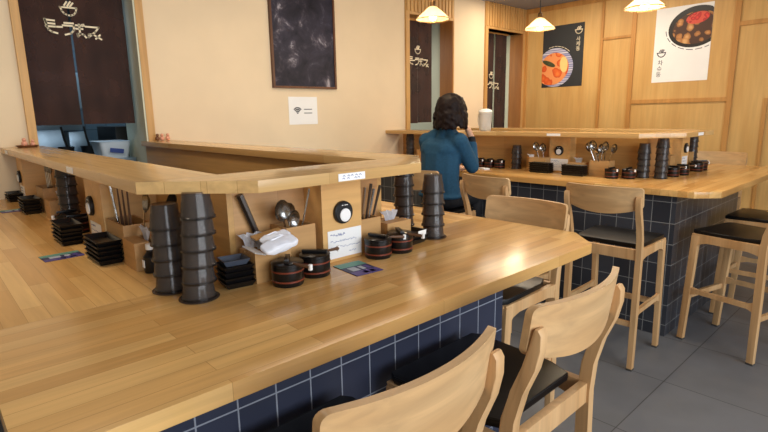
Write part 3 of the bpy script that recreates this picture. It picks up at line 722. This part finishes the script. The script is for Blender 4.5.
spoon((4.78, 1.48, 1.03), (4.75, 1.46, 1.22), 'steel ladle right of the far corner pillar', 1.4, None, 'ladle', group='ladles right of the far corner pillar')
spoon((4.82, 1.48, 1.03), (4.83, 1.46, 1.22), 'steel ladle right of the far corner pillar', 1.4, None, 'ladle', group='ladles right of the far corner pillar')
caddy('a', 4.80, 1.42, 0, 'wooden spoon box right of the far corner pillar', 0.112, 0.06, 0.12)
# water jug
t = thing('water_jug', 'frosted plastic water jug standing on the far ledge', 'jug', (4.05, 2.98, 1.335), radians(75))
bm = BM(); lathe(bm, [(0, 0), (0.050, 0), (0.054, 0.004), (0.062, 0.17), (0.0595, 0.17), (0.051, 0.008), (0, 0.008)], 28); obj('body', bm, FROST, t)
bm = BM(); lathe(bm, [(0, 0.171), (0.064, 0.171), (0.066, 0.176), (0.060, 0.192), (0.02, 0.204), (0, 0.205)], 28); obj('lid', bm, WHITEP, t)
bm = BM(); tube(bm, [(0.06, 0, 0.155), (0.10, 0, 0.15), (0.105, 0, 0.09), (0.095, 0, 0.05), (0.056, 0, 0.045)], 0.008, 8); obj('handle', bm, FROST, t)

# small ornaments on the ledges by the wall
PINK = plain('pink_ornament', (226, 160, 130), 0.5, 0.1); BRN = plain('brown_ornament', (120, 76, 46), 0.5, 0.1)
def ornament(x, y, z, mat, label, s=1.0):
    t = thing('ornament', label, 'ornament', (x, y, z))
    bm = BM(); ball(bm, (0, 0, 0.018 * s), (0.018 * s, 0.016 * s, 0.018 * s)); obj('body', bm, mat, t)
    bm = BM(); ball(bm, (0, -0.004 * s, 0.043 * s), 0.012 * s); obj('head', bm, mat, t)
    return t
bm = BM(); lathe(bm, [(0, 0), (0.05, 0), (0.065, 0.012), (0.062, 0.014), (0.048, 0.004), (0, 0.004)], 24)
tag(obj('small_plate', bm, BRN, None, True, (0.56, 4.02, 1.335)), 'small brown plate on the left ledge against the wall', 'plate')
ornament(0.545, 4.02, 1.341, PINK, 'pink little ornament on the left of the small plate')
ornament(0.59, 4.02, 1.341, PINK, 'pink little ornament on the right of the small plate', 0.8)
ornament(1.40, 4.08, 1.335, BRN, 'small brown ornament on the ledge beside the kitchen doorway')
ornament(1.44, 4.10, 1.335, PINK, 'small pink ornament, left of two, on the ledge end by the doorway')
ornament(1.485, 4.10, 1.335, PINK, 'small pink ornament, right of two, on the ledge end by the doorway')

# raised wooden flap of the first tissue box, over the napkins
bm = BM(); box(bm, (0.010, 0.048, 0.138), (0.100, 0.034, 0.006), (0.15, -0.12, 0), 0.001); obj('flap', bm, PILLAR, PROTO['tbox'], False)
bm = tissue_bm(1.0); bmesh.ops.translate(bm, verts=bm.verts, vec=(-0.034, 0.074, 0.096)); obj('tissue', bm, TISSUE, PROTO['tbox'])

# ------------------------------------------------------------------ doorway curtains
m, nt, b = newmat('dark_brown_curtain_cloth'); setp(b, 0.9)
v = coords(nt); n = N(nt, 'ShaderNodeTexNoise'); n.inputs['Scale'].default_value = 4; n.inputs['Detail'].default_value = 4; nt.links.new(v, n.inputs['Vector'])
nt.links.new(ramp(nt, n.outputs['Fac'], [(0.3, S((50, 33, 28))), (0.7, S((72, 46, 38)))]), b.inputs['Base Color'])
tr = N(nt, 'ShaderNodeBsdfTransparent'); mx = N(nt, 'ShaderNodeMixShader'); mx.inputs[0].default_value = 0.12
nt.links.new(b.outputs[0], mx.inputs[1]); nt.links.new(tr.outputs[0], mx.inputs[2]); nt.links.new(mx.outputs[0], nt.nodes['Material Output'].inputs['Surface'])
NOREN = m
# stylised lettering of the curtain, in units of the photo's lettering (x right, y down)
LOGO = [[(300, 47), (420, 45)], [(303, 47), (310, 75), (328, 97), (348, 106), (372, 107), (395, 97), (412, 75), (418, 46)],
        [(333, 30), (352, 2)], [(355, 33), (378, 0)], [(374, 36), (396, 8)]]
LET = [[(178, 156), (246, 158)], [(181, 152), (190, 212)], [(182, 156), (190, 184)], [(188, 182), (246, 183)], [(184, 206), (250, 205)], [(190, 206), (200, 232), (222, 247), (258, 255)],
       [(258, 205), (296, 203)], [(318, 169), (380, 168)], [(304, 189), (386, 188)], [(384, 188), (380, 222), (358, 248), (316, 262)],
       [(400, 180), (440, 180)], [(398, 207), (446, 206)], [(424, 172), (424, 250), (406, 268), (402, 250), (430, 244), (452, 252), (466, 272)], [(446, 172), (450, 182)], [(456, 170), (460, 180)],
       [(472, 184), (570, 184)], [(570, 184), (540, 222), (486, 268)], [(486, 268), (490, 242), (522, 244), (552, 260), (582, 278)], [(574, 244), (540, 276)]]
def noren(x0, x1, y, z0, z1, xs, label, tx, tz, sc):
    t = thing('doorway_curtain', label, 'curtain', (0, y, 0))
    for a, c in ((x0, xs - 0.006), (xs + 0.006, x1)):
        bm = BM(); n = max(8, int((c - a) / 0.02)); pts = [(a + (c - a) * i / n, 0.008 * sin(i * 0.9 + a * 30)) for i in range(n + 1)]
        prism(bm, pts + [(p[0], p[1] + 0.002) for p in pts[::-1]], z0 + random.uniform(-1, 1) * 0.006, z1, 0); obj('cloth_panel', bm, NOREN, t)
    bm = BM(); tube(bm, [(x0 - 0.04, 0, z1), (x1 + 0.03, 0, z1)], 0.012, 10); obj('rod', bm, BATTEN, t)
    fn = lambda u, v, w_: (tx + (u - 378) * sc, -0.011 - w_, tz - (v - 210) * sc)
    bm = BM()
    for s in LET: ribbon(bm, s, 14, fn)
    obj('lettering', bm, WLET, t, False)
    bm = BM()
    for s in LOGO: ribbon(bm, s, 13, fn)
    obj('bowl_emblem', bm, WLET, t, False)
    return t
SC = 0.34 / 400
noren(0.655, 1.315, 4.285, 1.475, 2.585, 0.955, 'dark brown split curtain in the kitchen doorway on the left, with bowl emblem', 0.968, 2.135, SC)
noren(4.27, 4.745, 4.285, 1.40, 2.56, 4.49, 'dark brown split curtain in the doorway behind the person', 4.50, 2.105, SC * 0.95)
noren(5.70, 6.275, 4.285, 1.20, 2.55, 6.00, 'dark brown split curtain in the farthest doorway by the wood wall', 5.935, 1.875, SC * 0.95)

# ------------------------------------------------------------------ things on the walls
m, nt, b = newmat('framed_photo_print'); setp(b, 0.5, spec=0.3)
v = coords(nt); n = N(nt, 'ShaderNodeTexNoise'); n.inputs['Scale'].default_value = 6; n.inputs['Detail'].default_value = 9; n.inputs['Roughness'].default_value = 0.62; n.inputs['Distortion'].default_value = 0.5; nt.links.new(v, n.inputs['Vector'])
base = ramp(nt, n.outputs['Fac'], [(0.32, S((28, 26, 36))), (0.54, S((56, 52, 62))), (0.61, S((88, 80, 86))), (0.69, S((186, 180, 178)))])
v2 = N(nt, 'ShaderNodeTexNoise'); v2.inputs['Scale'].default_value = 1.9; v2.inputs['Detail'].default_value = 2; nt.links.new(v, v2.inputs['Vector'])
c = mixc(nt, 'MULTIPLY', 1.0, base, ramp(nt, v2.outputs['Fac'], [(0.38, (0.55, 0.55, 0.62, 1)), (0.62, (1.0, 1.05, 1.2, 1))]))
nt.links.new(c, b.inputs['Base Color']); PRINT = m
t = thing('framed_picture', 'large dark abstract print in a thin brown frame on the cream wall', 'picture', (2.82, WY - 0.001, 1.755))
pw, ph = 0.71, 1.0
bm = BM()
bx(bm, -pw / 2, -pw / 2 + 0.02, -0.03, 0, 0, ph, 0.003); bx(bm, pw / 2 - 0.02, pw / 2, -0.03, 0, 0, ph, 0.003); bx(bm, -pw / 2 + 0.02, pw / 2 - 0.02, -0.03, 0, 0, 0.02, 0.003); bx(bm, -pw / 2 + 0.02, pw / 2 - 0.02, -0.03, 0, ph - 0.02, ph, 0.003)
obj('frame', bm, PICF, t, False)
bm = BM(); bx(bm, -pw / 2 + 0.02, pw / 2 - 0.02, -0.018, -0.001, 0.02, ph - 0.02); obj('print', bm, PRINT, t, False)
t = thing('wifi_sign', 'small white paper sign with a wireless symbol under the picture', 'sign', (2.785, WY - 0.001, 1.425))
bm = BM(); bx(bm, -0.16, 0.16, -0.002, 0, 0, 0.255); obj('sheet', bm, WHITEP, t, False)
fn = lambda u, v, w_: (u, -0.002 - w_, v)
bm = BM()
for r in (0.018, 0.034, 0.050): ribbon(bm, [(-0.065 + r * sin(a), 0.105 + r * cos(a)) for a in [radians(-48 + 12 * i) for i in range(9)]], 0.010, fn, 0.0008)
prism(bm, [(-0.065 + 0.008 * cos(i * pi / 4), 0.105 + 0.008 * sin(i * pi / 4)) for i in range(8)], 0, 0.0008, 0, fn)
obj('wireless_symbol', bm, INK, t, False)
bm = BM()
for v0 in (0.140, 0.105): ribbon(bm, [(0.01, v0), (0.095, v0)], 0.007, fn, 0.0008)
obj('text_line', bm, INK, t, False)

def foodmat(name, cols, scale):
    m, nt, b = newmat(name); setp(b, 0.5)
    v = coords(nt); vo = N(nt, 'ShaderNodeTexVoronoi'); vo.inputs['Scale'].default_value = scale; nt.links.new(v, vo.inputs['Vector'])
    n = N(nt, 'ShaderNodeTexNoise'); n.inputs['Scale'].default_value = scale * 0.8; n.inputs['Detail'].default_value = 4; nt.links.new(v, n.inputs['Vector'])
    ad = N(nt, 'ShaderNodeMath', operation='ADD'); nt.links.new(vo.outputs['Distance'], ad.inputs[0]); nt.links.new(n.outputs['Fac'], ad.inputs[1])
    k = len(cols)
    nt.links.new(ramp(nt, ad.outputs[0], [(0.55 + 0.6 * i / (k - 1), S(c)) for i, c in enumerate(cols)]), b.inputs['Base Color']); return m
BEEF = foodmat('printed_meat', [(206, 160, 104), (186, 128, 70), (150, 96, 50), (72, 42, 28)], 13)
SALM = foodmat('printed_salmon', [(238, 132, 62), (228, 104, 46), (206, 78, 36), (236, 150, 90)], 9)
GING = foodmat('printed_ginger', [(222, 66, 56), (196, 40, 40), (168, 30, 34), (210, 80, 60)], 22)
LEMON = plain('printed_lemon', (236, 206, 130), 0.5, 0.05); GRN = plain('printed_greens', (70, 74, 46), 0.5, 0.3, 40)
PORC = tilemat('printed_porcelain', (206, 204, 214), (150, 152, 190), (90, 96, 150), 0.028, 0.028, 0, 0, 0.004, 0.4)
CHAR = plain('charcoal_poster', (46, 48, 50), 0.6, 0.04); BOWLK = plain('printed_black_bowl', (28, 24, 24), 0.4, 0.1)
def ell(cx, cy, rx, ry, w, h, rot=0, n=48):
    out = []
    for i in range(n):
        a = 2 * pi * i / n; u, v = rx * cos(a), ry * sin(a)
        out.append((min(max(cx + u * cos(rot) - v * sin(rot), 0.0), w), min(max(cy + u * sin(rot) + v * cos(rot), 0.0), h)))
    res = [out[0]]
    for p in out[1:]:
        if (Vector(p) - Vector(res[-1])).length > 1e-5: res.append(p)
    if (Vector(res[0]) - Vector(res[-1])).length < 1e-5: res.pop()
    return res
def poster(yl, z0, wd, ht, sheet, ink, label, emblem, chars, size, layers, arc):
    t = thing('food_poster', label, 'poster', (WX - 0.0005, yl, z0), -pi / 2)   # local x runs to the viewer's right
    bm = BM(); bx(bm, 0, wd, -0.003, 0, 0, ht); obj('sheet', bm, sheet, t, False)
    lev = 0.003
    for nm, pts, mat in layers:
        lo = lev
        bm = BM(); prism(bm, pts, 0, 0.0012, 0, lambda u, v, w_: (u, -lo - w_, v)); obj(nm, bm, mat, t, False); lev += 0.0012
    fn = lambda u, v, w_: (u, -0.003 - w_, v)
    bm = BM(); ex, ez, es = emblem
    for s in LOGO: ribbon(bm, [(ex + (p[0] - 360) * es, ez - (p[1] - 60) * es) for p in s], 13 * es, fn, 0.001)
    obj('bowl_emblem', bm, ink, t, False)
    bm = BM()
    for ch, (cx, cz) in chars:
        b2 = text_bm(ch, size, lambda u, v, w_: (u + cx, -0.003 - w_, v + cz), 0.001)
        me = bpy.data.meshes.new('t'); b2.to_mesh(me); b2.free(); bm.from_mesh(me); bpy.data.meshes.remove(me)
    obj('lettering', bm, ink, t, False)
    bm = BM(); cx, cy, rx, ry, a0, a1 = arc
    k = 26
    for i in range(k):
        if i % 4 == 3: continue
        a = radians(a0 + (a1 - a0) * i / k); a2 = radians(a0 + (a1 - a0) * (i + 0.7) / k)
        ribbon(bm, [(cx + rx * cos(a), cy + ry * sin(a)), (cx + rx * cos(a2), cy + ry * sin(a2))], 0.007, fn, 0.001)
    obj('fine_print', bm, ink, t, False)
    return t
w1, h1 = 0.575, 0.785
poster(3.85, 1.825, w1, h1, CHAR, WLET, 'charcoal food poster with an orange salmon bowl', (0.50, 0.69, 0.0008),
       [('사', (0.50, 0.585)), ('케', (0.50, 0.525)), ('동', (0.50, 0.465))], 0.062,
       [('bowl', ell(0.185, 0.255, 0.26, 0.25, w1, h1), PORC), ('rice', ell(0.18, 0.25, 0.205, 0.195, w1, h1), SALM),
        ('salmon', ell(0.15, 0.15, 0.19, 0.12, w1, h1, 0.1), SALM), ('lemon', ell(0.315, 0.285, 0.055, 0.10, w1, h1, 0.1), LEMON),
        ('greens', ell(0.10, 0.31, 0.10, 0.03, w1, h1, -0.4), GRN)], (0.185, 0.255, 0.28, 0.27, 45, 110))
w2, h2 = 0.575, 0.81
poster(2.42, 1.812, w2, h2, WHITEP, INK, 'white food poster with a black bowl of sliced meat', (0.085, 0.318, 0.00075),
       [('차', (0.08, 0.215)), ('슈', (0.075, 0.150)), ('동', (0.07, 0.085))], 0.062,
       [('bowl', ell(0.415, 0.575, 0.275, 0.215, w2, h2, 0.12), BOWLK), ('meat', ell(0.42, 0.565, 0.235, 0.17, w2, h2, 0.12), BEEF),
        ('ginger', ell(0.43, 0.665, 0.115, 0.06, w2, h2, 0.15), GING)], (0.415, 0.575, 0.30, 0.24, 185, 300))

# ------------------------------------------------------------------ pendant lamps
m, nt, b = newmat('warm_glass_shade'); setp(b, 0.35)
b.inputs['Base Color'].default_value = (0.86, 0.68, 0.42, 1)
tl = N(nt, 'ShaderNodeBsdfTranslucent'); tl.inputs[0].default_value = (1.0, 0.86, 0.62, 1)
mx = N(nt, 'ShaderNodeMixShader'); mx.inputs[0].default_value = 0.4
nt.links.new(b.outputs[0], mx.inputs[1]); nt.links.new(tl.outputs[0], mx.inputs[2]); nt.links.new(mx.outputs[0], nt.nodes['Material Output'].inputs['Surface'])
SHADE = m
BULB = emis('lamp_bulb', (1.0, 0.82, 0.52, 1), 7)
BRASS = plain('aged_brass', (112, 80, 44), 0.35, 0.1, 20, metal=0.8)
def lamp_builder():
    t = thing('pendant_lamp', '', 'lamp'); R, H = 0.125, 0.085   # origin at the rim
    bm = BM(); seg = 48; rings = []
    for k, (f, z) in enumerate(((1.0, 0.0), (0.97, 0.006), (0.70, 0.036), (0.42, 0.068), (0.20, 0.092))):
        rings.append([bm.verts.new(((R * f * (1 + 0.03 * cos(12 * 2 * pi * i / seg) * f)) * cos(2 * pi * i / seg), (R * f * (1 + 0.03 * cos(12 * 2 * pi * i / seg) * f)) * sin(2 * pi * i / seg), z - (0.004 * cos(12 * 2 * pi * i / seg) if k == 0 else 0))) for i in range(seg)])
    for a, c in zip(rings, rings[1:]):
        for i in range(seg): bm.faces.new((a[i], a[(i + 1) % seg], c[(i + 1) % seg], c[i]))
    bmesh.ops.solidify(bm, geom=bm.faces[:], thickness=0.003)
    s = obj('lamp_shade', bm, SHADE, t)
    bm = BM()
    for i in range(12):
        a = 2 * pi * (i + 0.5) / 12; ball(bm, (R * 0.90 * cos(a), R * 0.90 * sin(a), 0.0155), (0.012, 0.012, 0.005), 1)
    bm2 = BM(); tube(bm2, [(R * 1.0 * cos(2 * pi * i / 36), R * 1.0 * sin(2 * pi * i / 36), 0.0) for i in range(37)], 0.003, 6); obj('rim', bm2, BRASS, s); bm.free()
    bm = BM(); lathe(bm, [(0, 0.085), (0.026, 0.085), (0.028, 0.094), (0.020, 0.098), (0.018, 0.125), (0.010, 0.135), (0, 0.135)], 20); obj('socket', bm, BRASS, t)
    bm = BM(); ball(bm, (0, 0, 0.026), (0.030, 0.030, 0.036), 3); obj('bulb', bm, BULB, t)
    bm = BM(); tube(bm, [(0, 0, 0.13), (0, 0, HC - 2.195)], 0.004, 6); obj('cord', bm, BLACKM, t)
    return t
def lamp(x, y, z, label):
    t = make('lamp', lamp_builder, (x, y, z), 0, label, 'lamp', 'pendant lamps over the counters')
    d = bpy.data.lights.new('lamp_glow', 'POINT'); d.energy = 7; d.color = (1.0, 0.80, 0.52); d.shadow_soft_size = 0.03
    o = bpy.data.objects.new('lamp_glow', d); COL.objects.link(o); o.location = (0, 0, -0.10); o.parent = t
    return t
lamp(3.02, 2.72, 2.195, 'pendant lamp with glowing fluted shade in front of the middle doorway')
lamp(4.10, 2.47, 2.195, 'pendant lamp beside the charcoal salmon poster')
lamp(3.78, 1.49, 2.175, 'pendant lamp cut by the top edge between the two posters')

# ------------------------------------------------------------------ kitchen things seen below the left curtain
KST = plain('kitchen_steel', (150, 170, 184), 0.35, 0.1, 8, metal=0.7)
t = thing('steel_kitchen_unit', 'steel kitchen unit with raised panels seen below the left curtain', 'kitchen unit', (0, 0, 0))
bm = BM(); bx(bm, 0.62, 1.32, 4.95, 5.55, 0.05, 1.18, 0.01); obj('cabinet', bm, KST, t)
bm = BM(); bx(bm, 0.78, 1.02, 5.30, 5.34, 1.18, 1.42, 0.01); obj('splash_panel', bm, KST, t)
bm = BM(); bx(bm, 1.06, 1.20, 5.32, 5.36, 1.18, 1.40, 0.01); obj('splash_panel', bm, KST, t)
for k, (xx, lean) in enumerate(((0.76, -0.05), (0.98, -0.03), (1.15, -0.03))):
    t = thing('kitchen_vessel', ('leftmost of three black vessels with upright handles in the kitchen', 'middle one of three black vessels with upright handles in the kitchen', 'rightmost of three black vessels with upright handles in the kitchen')[k], 'vessel', (xx, 5.08, 1.18))
    bm = BM(); lathe(bm, [(0, 0.001), (0.05, 0.001), (0.062, 0.10), (0.058, 0.10), (0.047, 0.006), (0, 0.006)], 20); obj('bowl', bm, BLACKM, t)
    bm = BM(); tube(bm, [(0.0, -0.055, 0.09), (lean * 0.6, -0.06, 0.17), (lean, -0.06, 0.27)], 0.009, 8); obj('handle', bm, BLACKM, t)
bm = BM(); bx(bm, -0.2, 1.33, 6.02, 6.19, 1.40, 1.95, 0.01); bx(bm, 0.6, 1.33, 5.75, 6.02, 1.62, 1.95, 0.01)
tag(obj('added_bright_hood', bm, KST, None, True), 'added steel hood behind the left curtain, for brightness through its cloth', 'hood')  # unseen hood, added so bright steel shows through the curtain cloth
bm = BM(); bx(bm, 1.36 - 0.30, 1.335, 4.42, 4.75, 0.02, 1.20, 0.004); tag(obj('kitchen_cabinet', bm, KST, None, True), 'steel cabinet under the pale plastic tub in the kitchen doorway', 'cabinet')
bm = BM(); bx(bm, 1.36, 2.3, 5.0, 5.6, 0.02, 1.44, 0.01); tag(obj('kitchen_cabinet', bm, BLACKM, None, True), 'dark low kitchen cabinet behind the pale plastic tub', 'cabinet')
TUBM = plain('pale_blue_plastic', (206, 218, 226), 0.4, 0.04)
t = thing('plastic_tub', 'pale bluish plastic tub just behind the left ledge in the doorway', 'tub', (1.20, 4.585, 1.20))
bm = BM()
def rr(a, c, z, n=6, r=0.03):
    out = []
    for sx, sy, a0 in ((1, 1, 0), (-1, 1, 90), (-1, -1, 180), (1, -1, 270)):
        for i in range(n): q = radians(a0 + 90 * i / (n - 1)); out.append(bm.verts.new((sx * (a - r) + r * cos(q), sy * (c - r) + r * sin(q), z)))
    return out
rs = [rr(0.095, 0.13, 0.0), rr(0.115, 0.15, 0.13), rr(0.125, 0.158, 0.132), rr(0.112, 0.147, 0.134), rr(0.09, 0.125, 0.006)]
bm.faces.new(rs[0][::-1]); bm.faces.new(rs[-1])
for a, c in zip(rs, rs[1:]):
    for i in range(len(a)): bm.faces.new((a[i], a[(i + 1) % len(a)], c[(i + 1) % len(a)], c[i]))
obj('body', bm, TUBM, t)
bm = BM(); box(bm, (0.0, -0.157, 0.06), (0.10, 0.004, 0.035), (0.14, 0.15, 0), 0.001); obj('label_patch', bm, BLUEINK, t, False)

# ------------------------------------------------------------------ the seated person
SKIN = plain('skin', (206, 158, 128), 0.5, 0.05, sub=0.0); HAIR = plain('dark_brown_hair', (27, 15, 12), 0.6, 0.35, 60, spec=0.2)
JACK = plain('teal_wool', (30, 72, 98), 0.9, 0.12, 60); DARKC = plain('black_cloth', (20, 20, 24), 0.85, 0.15, 40)
UNIT = BM(); bmesh.ops.create_icosphere(UNIT, subdivisions=2, radius=1); UNIT = [v.co.copy() for v in UNIT.verts]
def cap(bm, a, c, ra, rb):
    """tapered capsule: hull of two balls"""
    vs = []
    for p, r in ((a, ra), (c, rb)):
        q = r if isinstance(r, tuple) else (r, r, r); p = Vector(p)
        vs += [bm.verts.new(p + Vector((u.x * q[0], u.y * q[1], u.z * q[2]))) for u in UNIT]
    bmesh.ops.convex_hull(bm, input=vs)
    bad = [v for v in vs if v.is_valid and not v.link_faces]
    bmesh.ops.delete(bm, geom=bad, context='VERTS')
def fuse(name, bm, voxel, mat, parent, it=6):
    me = bpy.data.meshes.new(name); bm.to_mesh(me); bm.free(); o = bpy.data.objects.new(name, me); COL.objects.link(o)
    r = o.modifiers.new('r', 'REMESH'); r.mode = 'VOXEL'; r.voxel_size = voxel
    s = o.modifiers.new('s', 'SMOOTH'); s.iterations = it; s.factor = 0.5
    dg = bpy.context.evaluated_depsgraph_get(); m2 = bpy.data.meshes.new_from_object(o.evaluated_get(dg)); m2.name = name
    bpy.data.objects.remove(o); bpy.data.meshes.remove(me)
    o = bpy.data.objects.new(name, m2); COL.objects.link(o); m2.materials.clear(); m2.materials.append(mat)
    for p in m2.polygons: p.use_smooth = True
    o.parent = parent; return o
P = thing('person', 'person in a teal jacket seated at the far counter, hand raised to face', 'person', (3.09, 2.70, 0))
# local axes: +x forward (toward the counter), +y to the person's left
SHR, ELR, WRR = Vector((0.02, -0.175, 1.290)), Vector((0.155, -0.195, 1.085)), Vector((0.200, -0.150, 1.315))
SHL, ELL, WRL = Vector((0.02, 0.165, 1.285)), Vector((0.16, 0.235, 1.06)), Vector((0.385, 0.15, 1.045))
HD = Vector((0.065, -0.066, 1.525))
def hand(bm, wr, palm, fdir, side, curl):
    palm = Vector(palm); f = Vector(fdir).normalized(); s = Vector(side).normalized(); nrm = f.cross(s).normalized()
    cap(bm, wr, palm, 0.024, 0.026); cap(bm, palm - s * 0.022, palm + s * 0.022, 0.015, 0.015); cap(bm, palm - s * 0.020 + f * 0.03, palm + s * 0.022 + f * 0.03, 0.012, 0.012)
    for k, L in enumerate((0.062, 0.074, 0.07, 0.054)):
        b0 = palm + f * 0.036 + s * (0.027 - 0.018 * k); mid = b0 + f * L * 0.5 + nrm * curl * 0.35 * L; tip = mid + f * L * 0.38 + nrm * curl * 0.75 * L
        cap(bm, b0, mid, 0.0085, 0.0078); cap(bm, mid, tip, 0.0078, 0.0065)
    t0 = palm + s * 0.022 - f * 0.012; t1 = t0 + s * 0.024 + f * 0.022; t2 = t1 + f * 0.026 + nrm * curl * 0.012
    cap(bm, t0, t1, 0.011, 0.0095); cap(bm, t1, t2, 0.0095, 0.0075)
bm = BM()
cap(bm, (0.0, -0.07, 0.86), (0.0, 0.07, 0.86), 0.105, 0.105); cap(bm, (-0.01, 0, 0.90), (0.0, 0, 1.10), (0.095, 0.135, 0.08), (0.095, 0.13, 0.08))
cap(bm, (0.0, 0, 1.10), (0.01, 0, 1.25), (0.095, 0.13, 0.08), (0.085, 0.15, 0.07)); cap(bm, (0.02, 0, 1.30), (0.045, -0.035, 1.42), 0.05, 0.047)
for s_, e_, w_ in ((SHR, ELR, WRR), (SHL, ELL, WRL)): cap(bm, s_, e_, 0.045, 0.034); cap(bm, e_, w_, 0.033, 0.022)
for sy in (-1, 1):
    cap(bm, (0.0, sy * 0.085, 0.83), (0.37, sy * 0.085, 0.815), 0.075, 0.052); cap(bm, (0.37, sy * 0.085, 0.815), (0.30, sy * 0.085, 0.40), 0.050, 0.032)
    cap(bm, (0.295, sy * 0.085, 0.372), (0.42, sy * 0.085, 0.355), 0.034, 0.024)
cap(bm, HD + Vector((-0.012, 0, 0.02)), HD + Vector((0.012, 0, 0.012)), (0.085, 0.072, 0.09), (0.085, 0.070, 0.088))
cap(bm, HD + Vector((0.03, 0, -0.04)), HD + Vector((0.052, 0, -0.085)), (0.05, 0.052, 0.04), (0.028, 0.026, 0.02))
cap(bm, HD + Vector((0.098, 0, 0.005)), HD + Vector((0.112, 0, -0.028)), 0.009, 0.013)
for s in (-1, 1):
    ball(bm, HD + Vector((0.0, s * 0.074, -0.01)), (0.018, 0.008, 0.03)); ball(bm, HD + Vector((0.088, s * 0.03, 0.022)), (0.012, 0.02, 0.008))
ball(bm, HD + Vector((0.094, 0, -0.055)), (0.010, 0.022, 0.006)); ball(bm, HD + Vector((0.092, 0, -0.066)), (0.010, 0.02, 0.006))
hand(bm, WRR, (0.175, -0.130, 1.375), (-0.15, 0.35, 0.92), (0.75, 0.55, 0.1), 0.6)
hand(bm, WRL, (0.425, 0.12, 1.030), (0.8, -0.5, -0.05), (-0.3, -0.85, 0.1), -0.25)
fuse('body', bm, 0.0065, SKIN, P, 4)
bm = BM()
for s in (-1, 1): ball(bm, HD + Vector((0.0905, s * 0.03, 0.012)), 0.011, 2)
obj('eye', bm, WHITEP, P)
bm = BM()   # bob of wavy hair, open at the face
rnd = random.Random(4)
ball(bm, HD + Vector((-0.024, 0, 0.022)), (0.114, 0.118, 0.112), 3)
for k in range(420):
    a = rnd.uniform(-2.25, 2.25) + pi; zz = rnd.uniform(-0.115, 0.095)
    rad = 0.107 * sqrt(max(0.05, 1 - (max(0, zz) / 0.135) ** 2)) + 0.012 * (zz < -0.02)
    p = HD + Vector((-0.024 + rad * cos(a) * 0.98, rad * sin(a) * 1.06, zz))
    if p.x - HD.x > 0.055 and zz < 0.05: continue
    q = p + Vector((rnd.uniform(-0.012, 0.012), rnd.uniform(-0.012, 0.012), -0.028))
    cap(bm, p, q, rnd.uniform(0.010, 0.016), rnd.uniform(0.008, 0.012))
fuse('hair', bm, 0.007, HAIR, P, 2)
bm = BM()   # jacket
cap(bm, (-0.005, -0.085, 0.86), (-0.005, 0.085, 0.86), (0.130, 0.115, 0.03), (0.130, 0.115, 0.03)); cap(bm, (-0.005, 0, 0.86), (-0.012, 0, 0.98), (0.130, 0.19, 0.035), (0.122, 0.175, 0.08))
cap(bm, (-0.012, 0, 0.98), (0.0, 0, 1.20), (0.122, 0.175, 0.08), (0.118, 0.185, 0.07)); cap(bm, (0.0, -0.05, 1.22), (0.0, 0.05, 1.22), (0.112, 0.14, 0.10), (0.112, 0.14, 0.10))
cap(bm, (0.015, -0.15, 1.285), (0.035, -0.055, 1.365), 0.062, 0.052); cap(bm, (0.015, 0.15, 1.285), (0.035, 0.015, 1.365), 0.062, 0.052); cap(bm, (0.03, -0.02, 1.30), (0.04, -0.028, 1.385), 0.075, 0.062)
for s_, e_, w_ in ((SHR, ELR, WRR), (SHL, ELL, WRL)):
    cap(bm, s_, e_, 0.070, 0.056); d = (w_ - e_); cap(bm, e_, e_ + d * 0.74, 0.056, 0.043)
jk = fuse('jacket', bm, 0.009, JACK, P, 6)
bm = BM()
bm.free()
for e_, w_ in ((ELR, WRR), (ELL, WRL)): bm = BM(); d = (w_ - e_); cap(bm, e_ + d * 0.68, e_ + d * 0.92, 0.041, 0.033); fuse('cuff', bm, 0.006, DARKC, jk, 3)
bm = BM(); tube(bm, [(0.035 + 0.062 * cos(a), -0.03 + 0.066 * sin(a), 1.418 - 0.014 * cos(a)) for a in [2 * pi * i / 24 for i in range(25)]], 0.017, 8); obj('collar', bm, DARKC, jk)
bm = BM()
cap(bm, (0.0, -0.07, 0.835), (0.0, 0.07, 0.835), (0.118, 0.11, 0.085), (0.118, 0.11, 0.085))
for sy in (-1, 1): cap(bm, (0.02, sy * 0.085, 0.835), (0.37, sy * 0.085, 0.82), 0.084, 0.064); cap(bm, (0.37, sy * 0.085, 0.82), (0.30, sy * 0.085, 0.44), 0.062, 0.046)
fuse('trousers', bm, 0.010, DARKC, P, 5)
for sy in (-1, 1):
    bm = BM(); cap(bm, (0.285, sy * 0.085, 0.365), (0.425, sy * 0.085, 0.352), (0.045, 0.042, 0.038), (0.034, 0.038, 0.026)); fuse('shoe', bm, 0.008, BLACKL, P, 3)
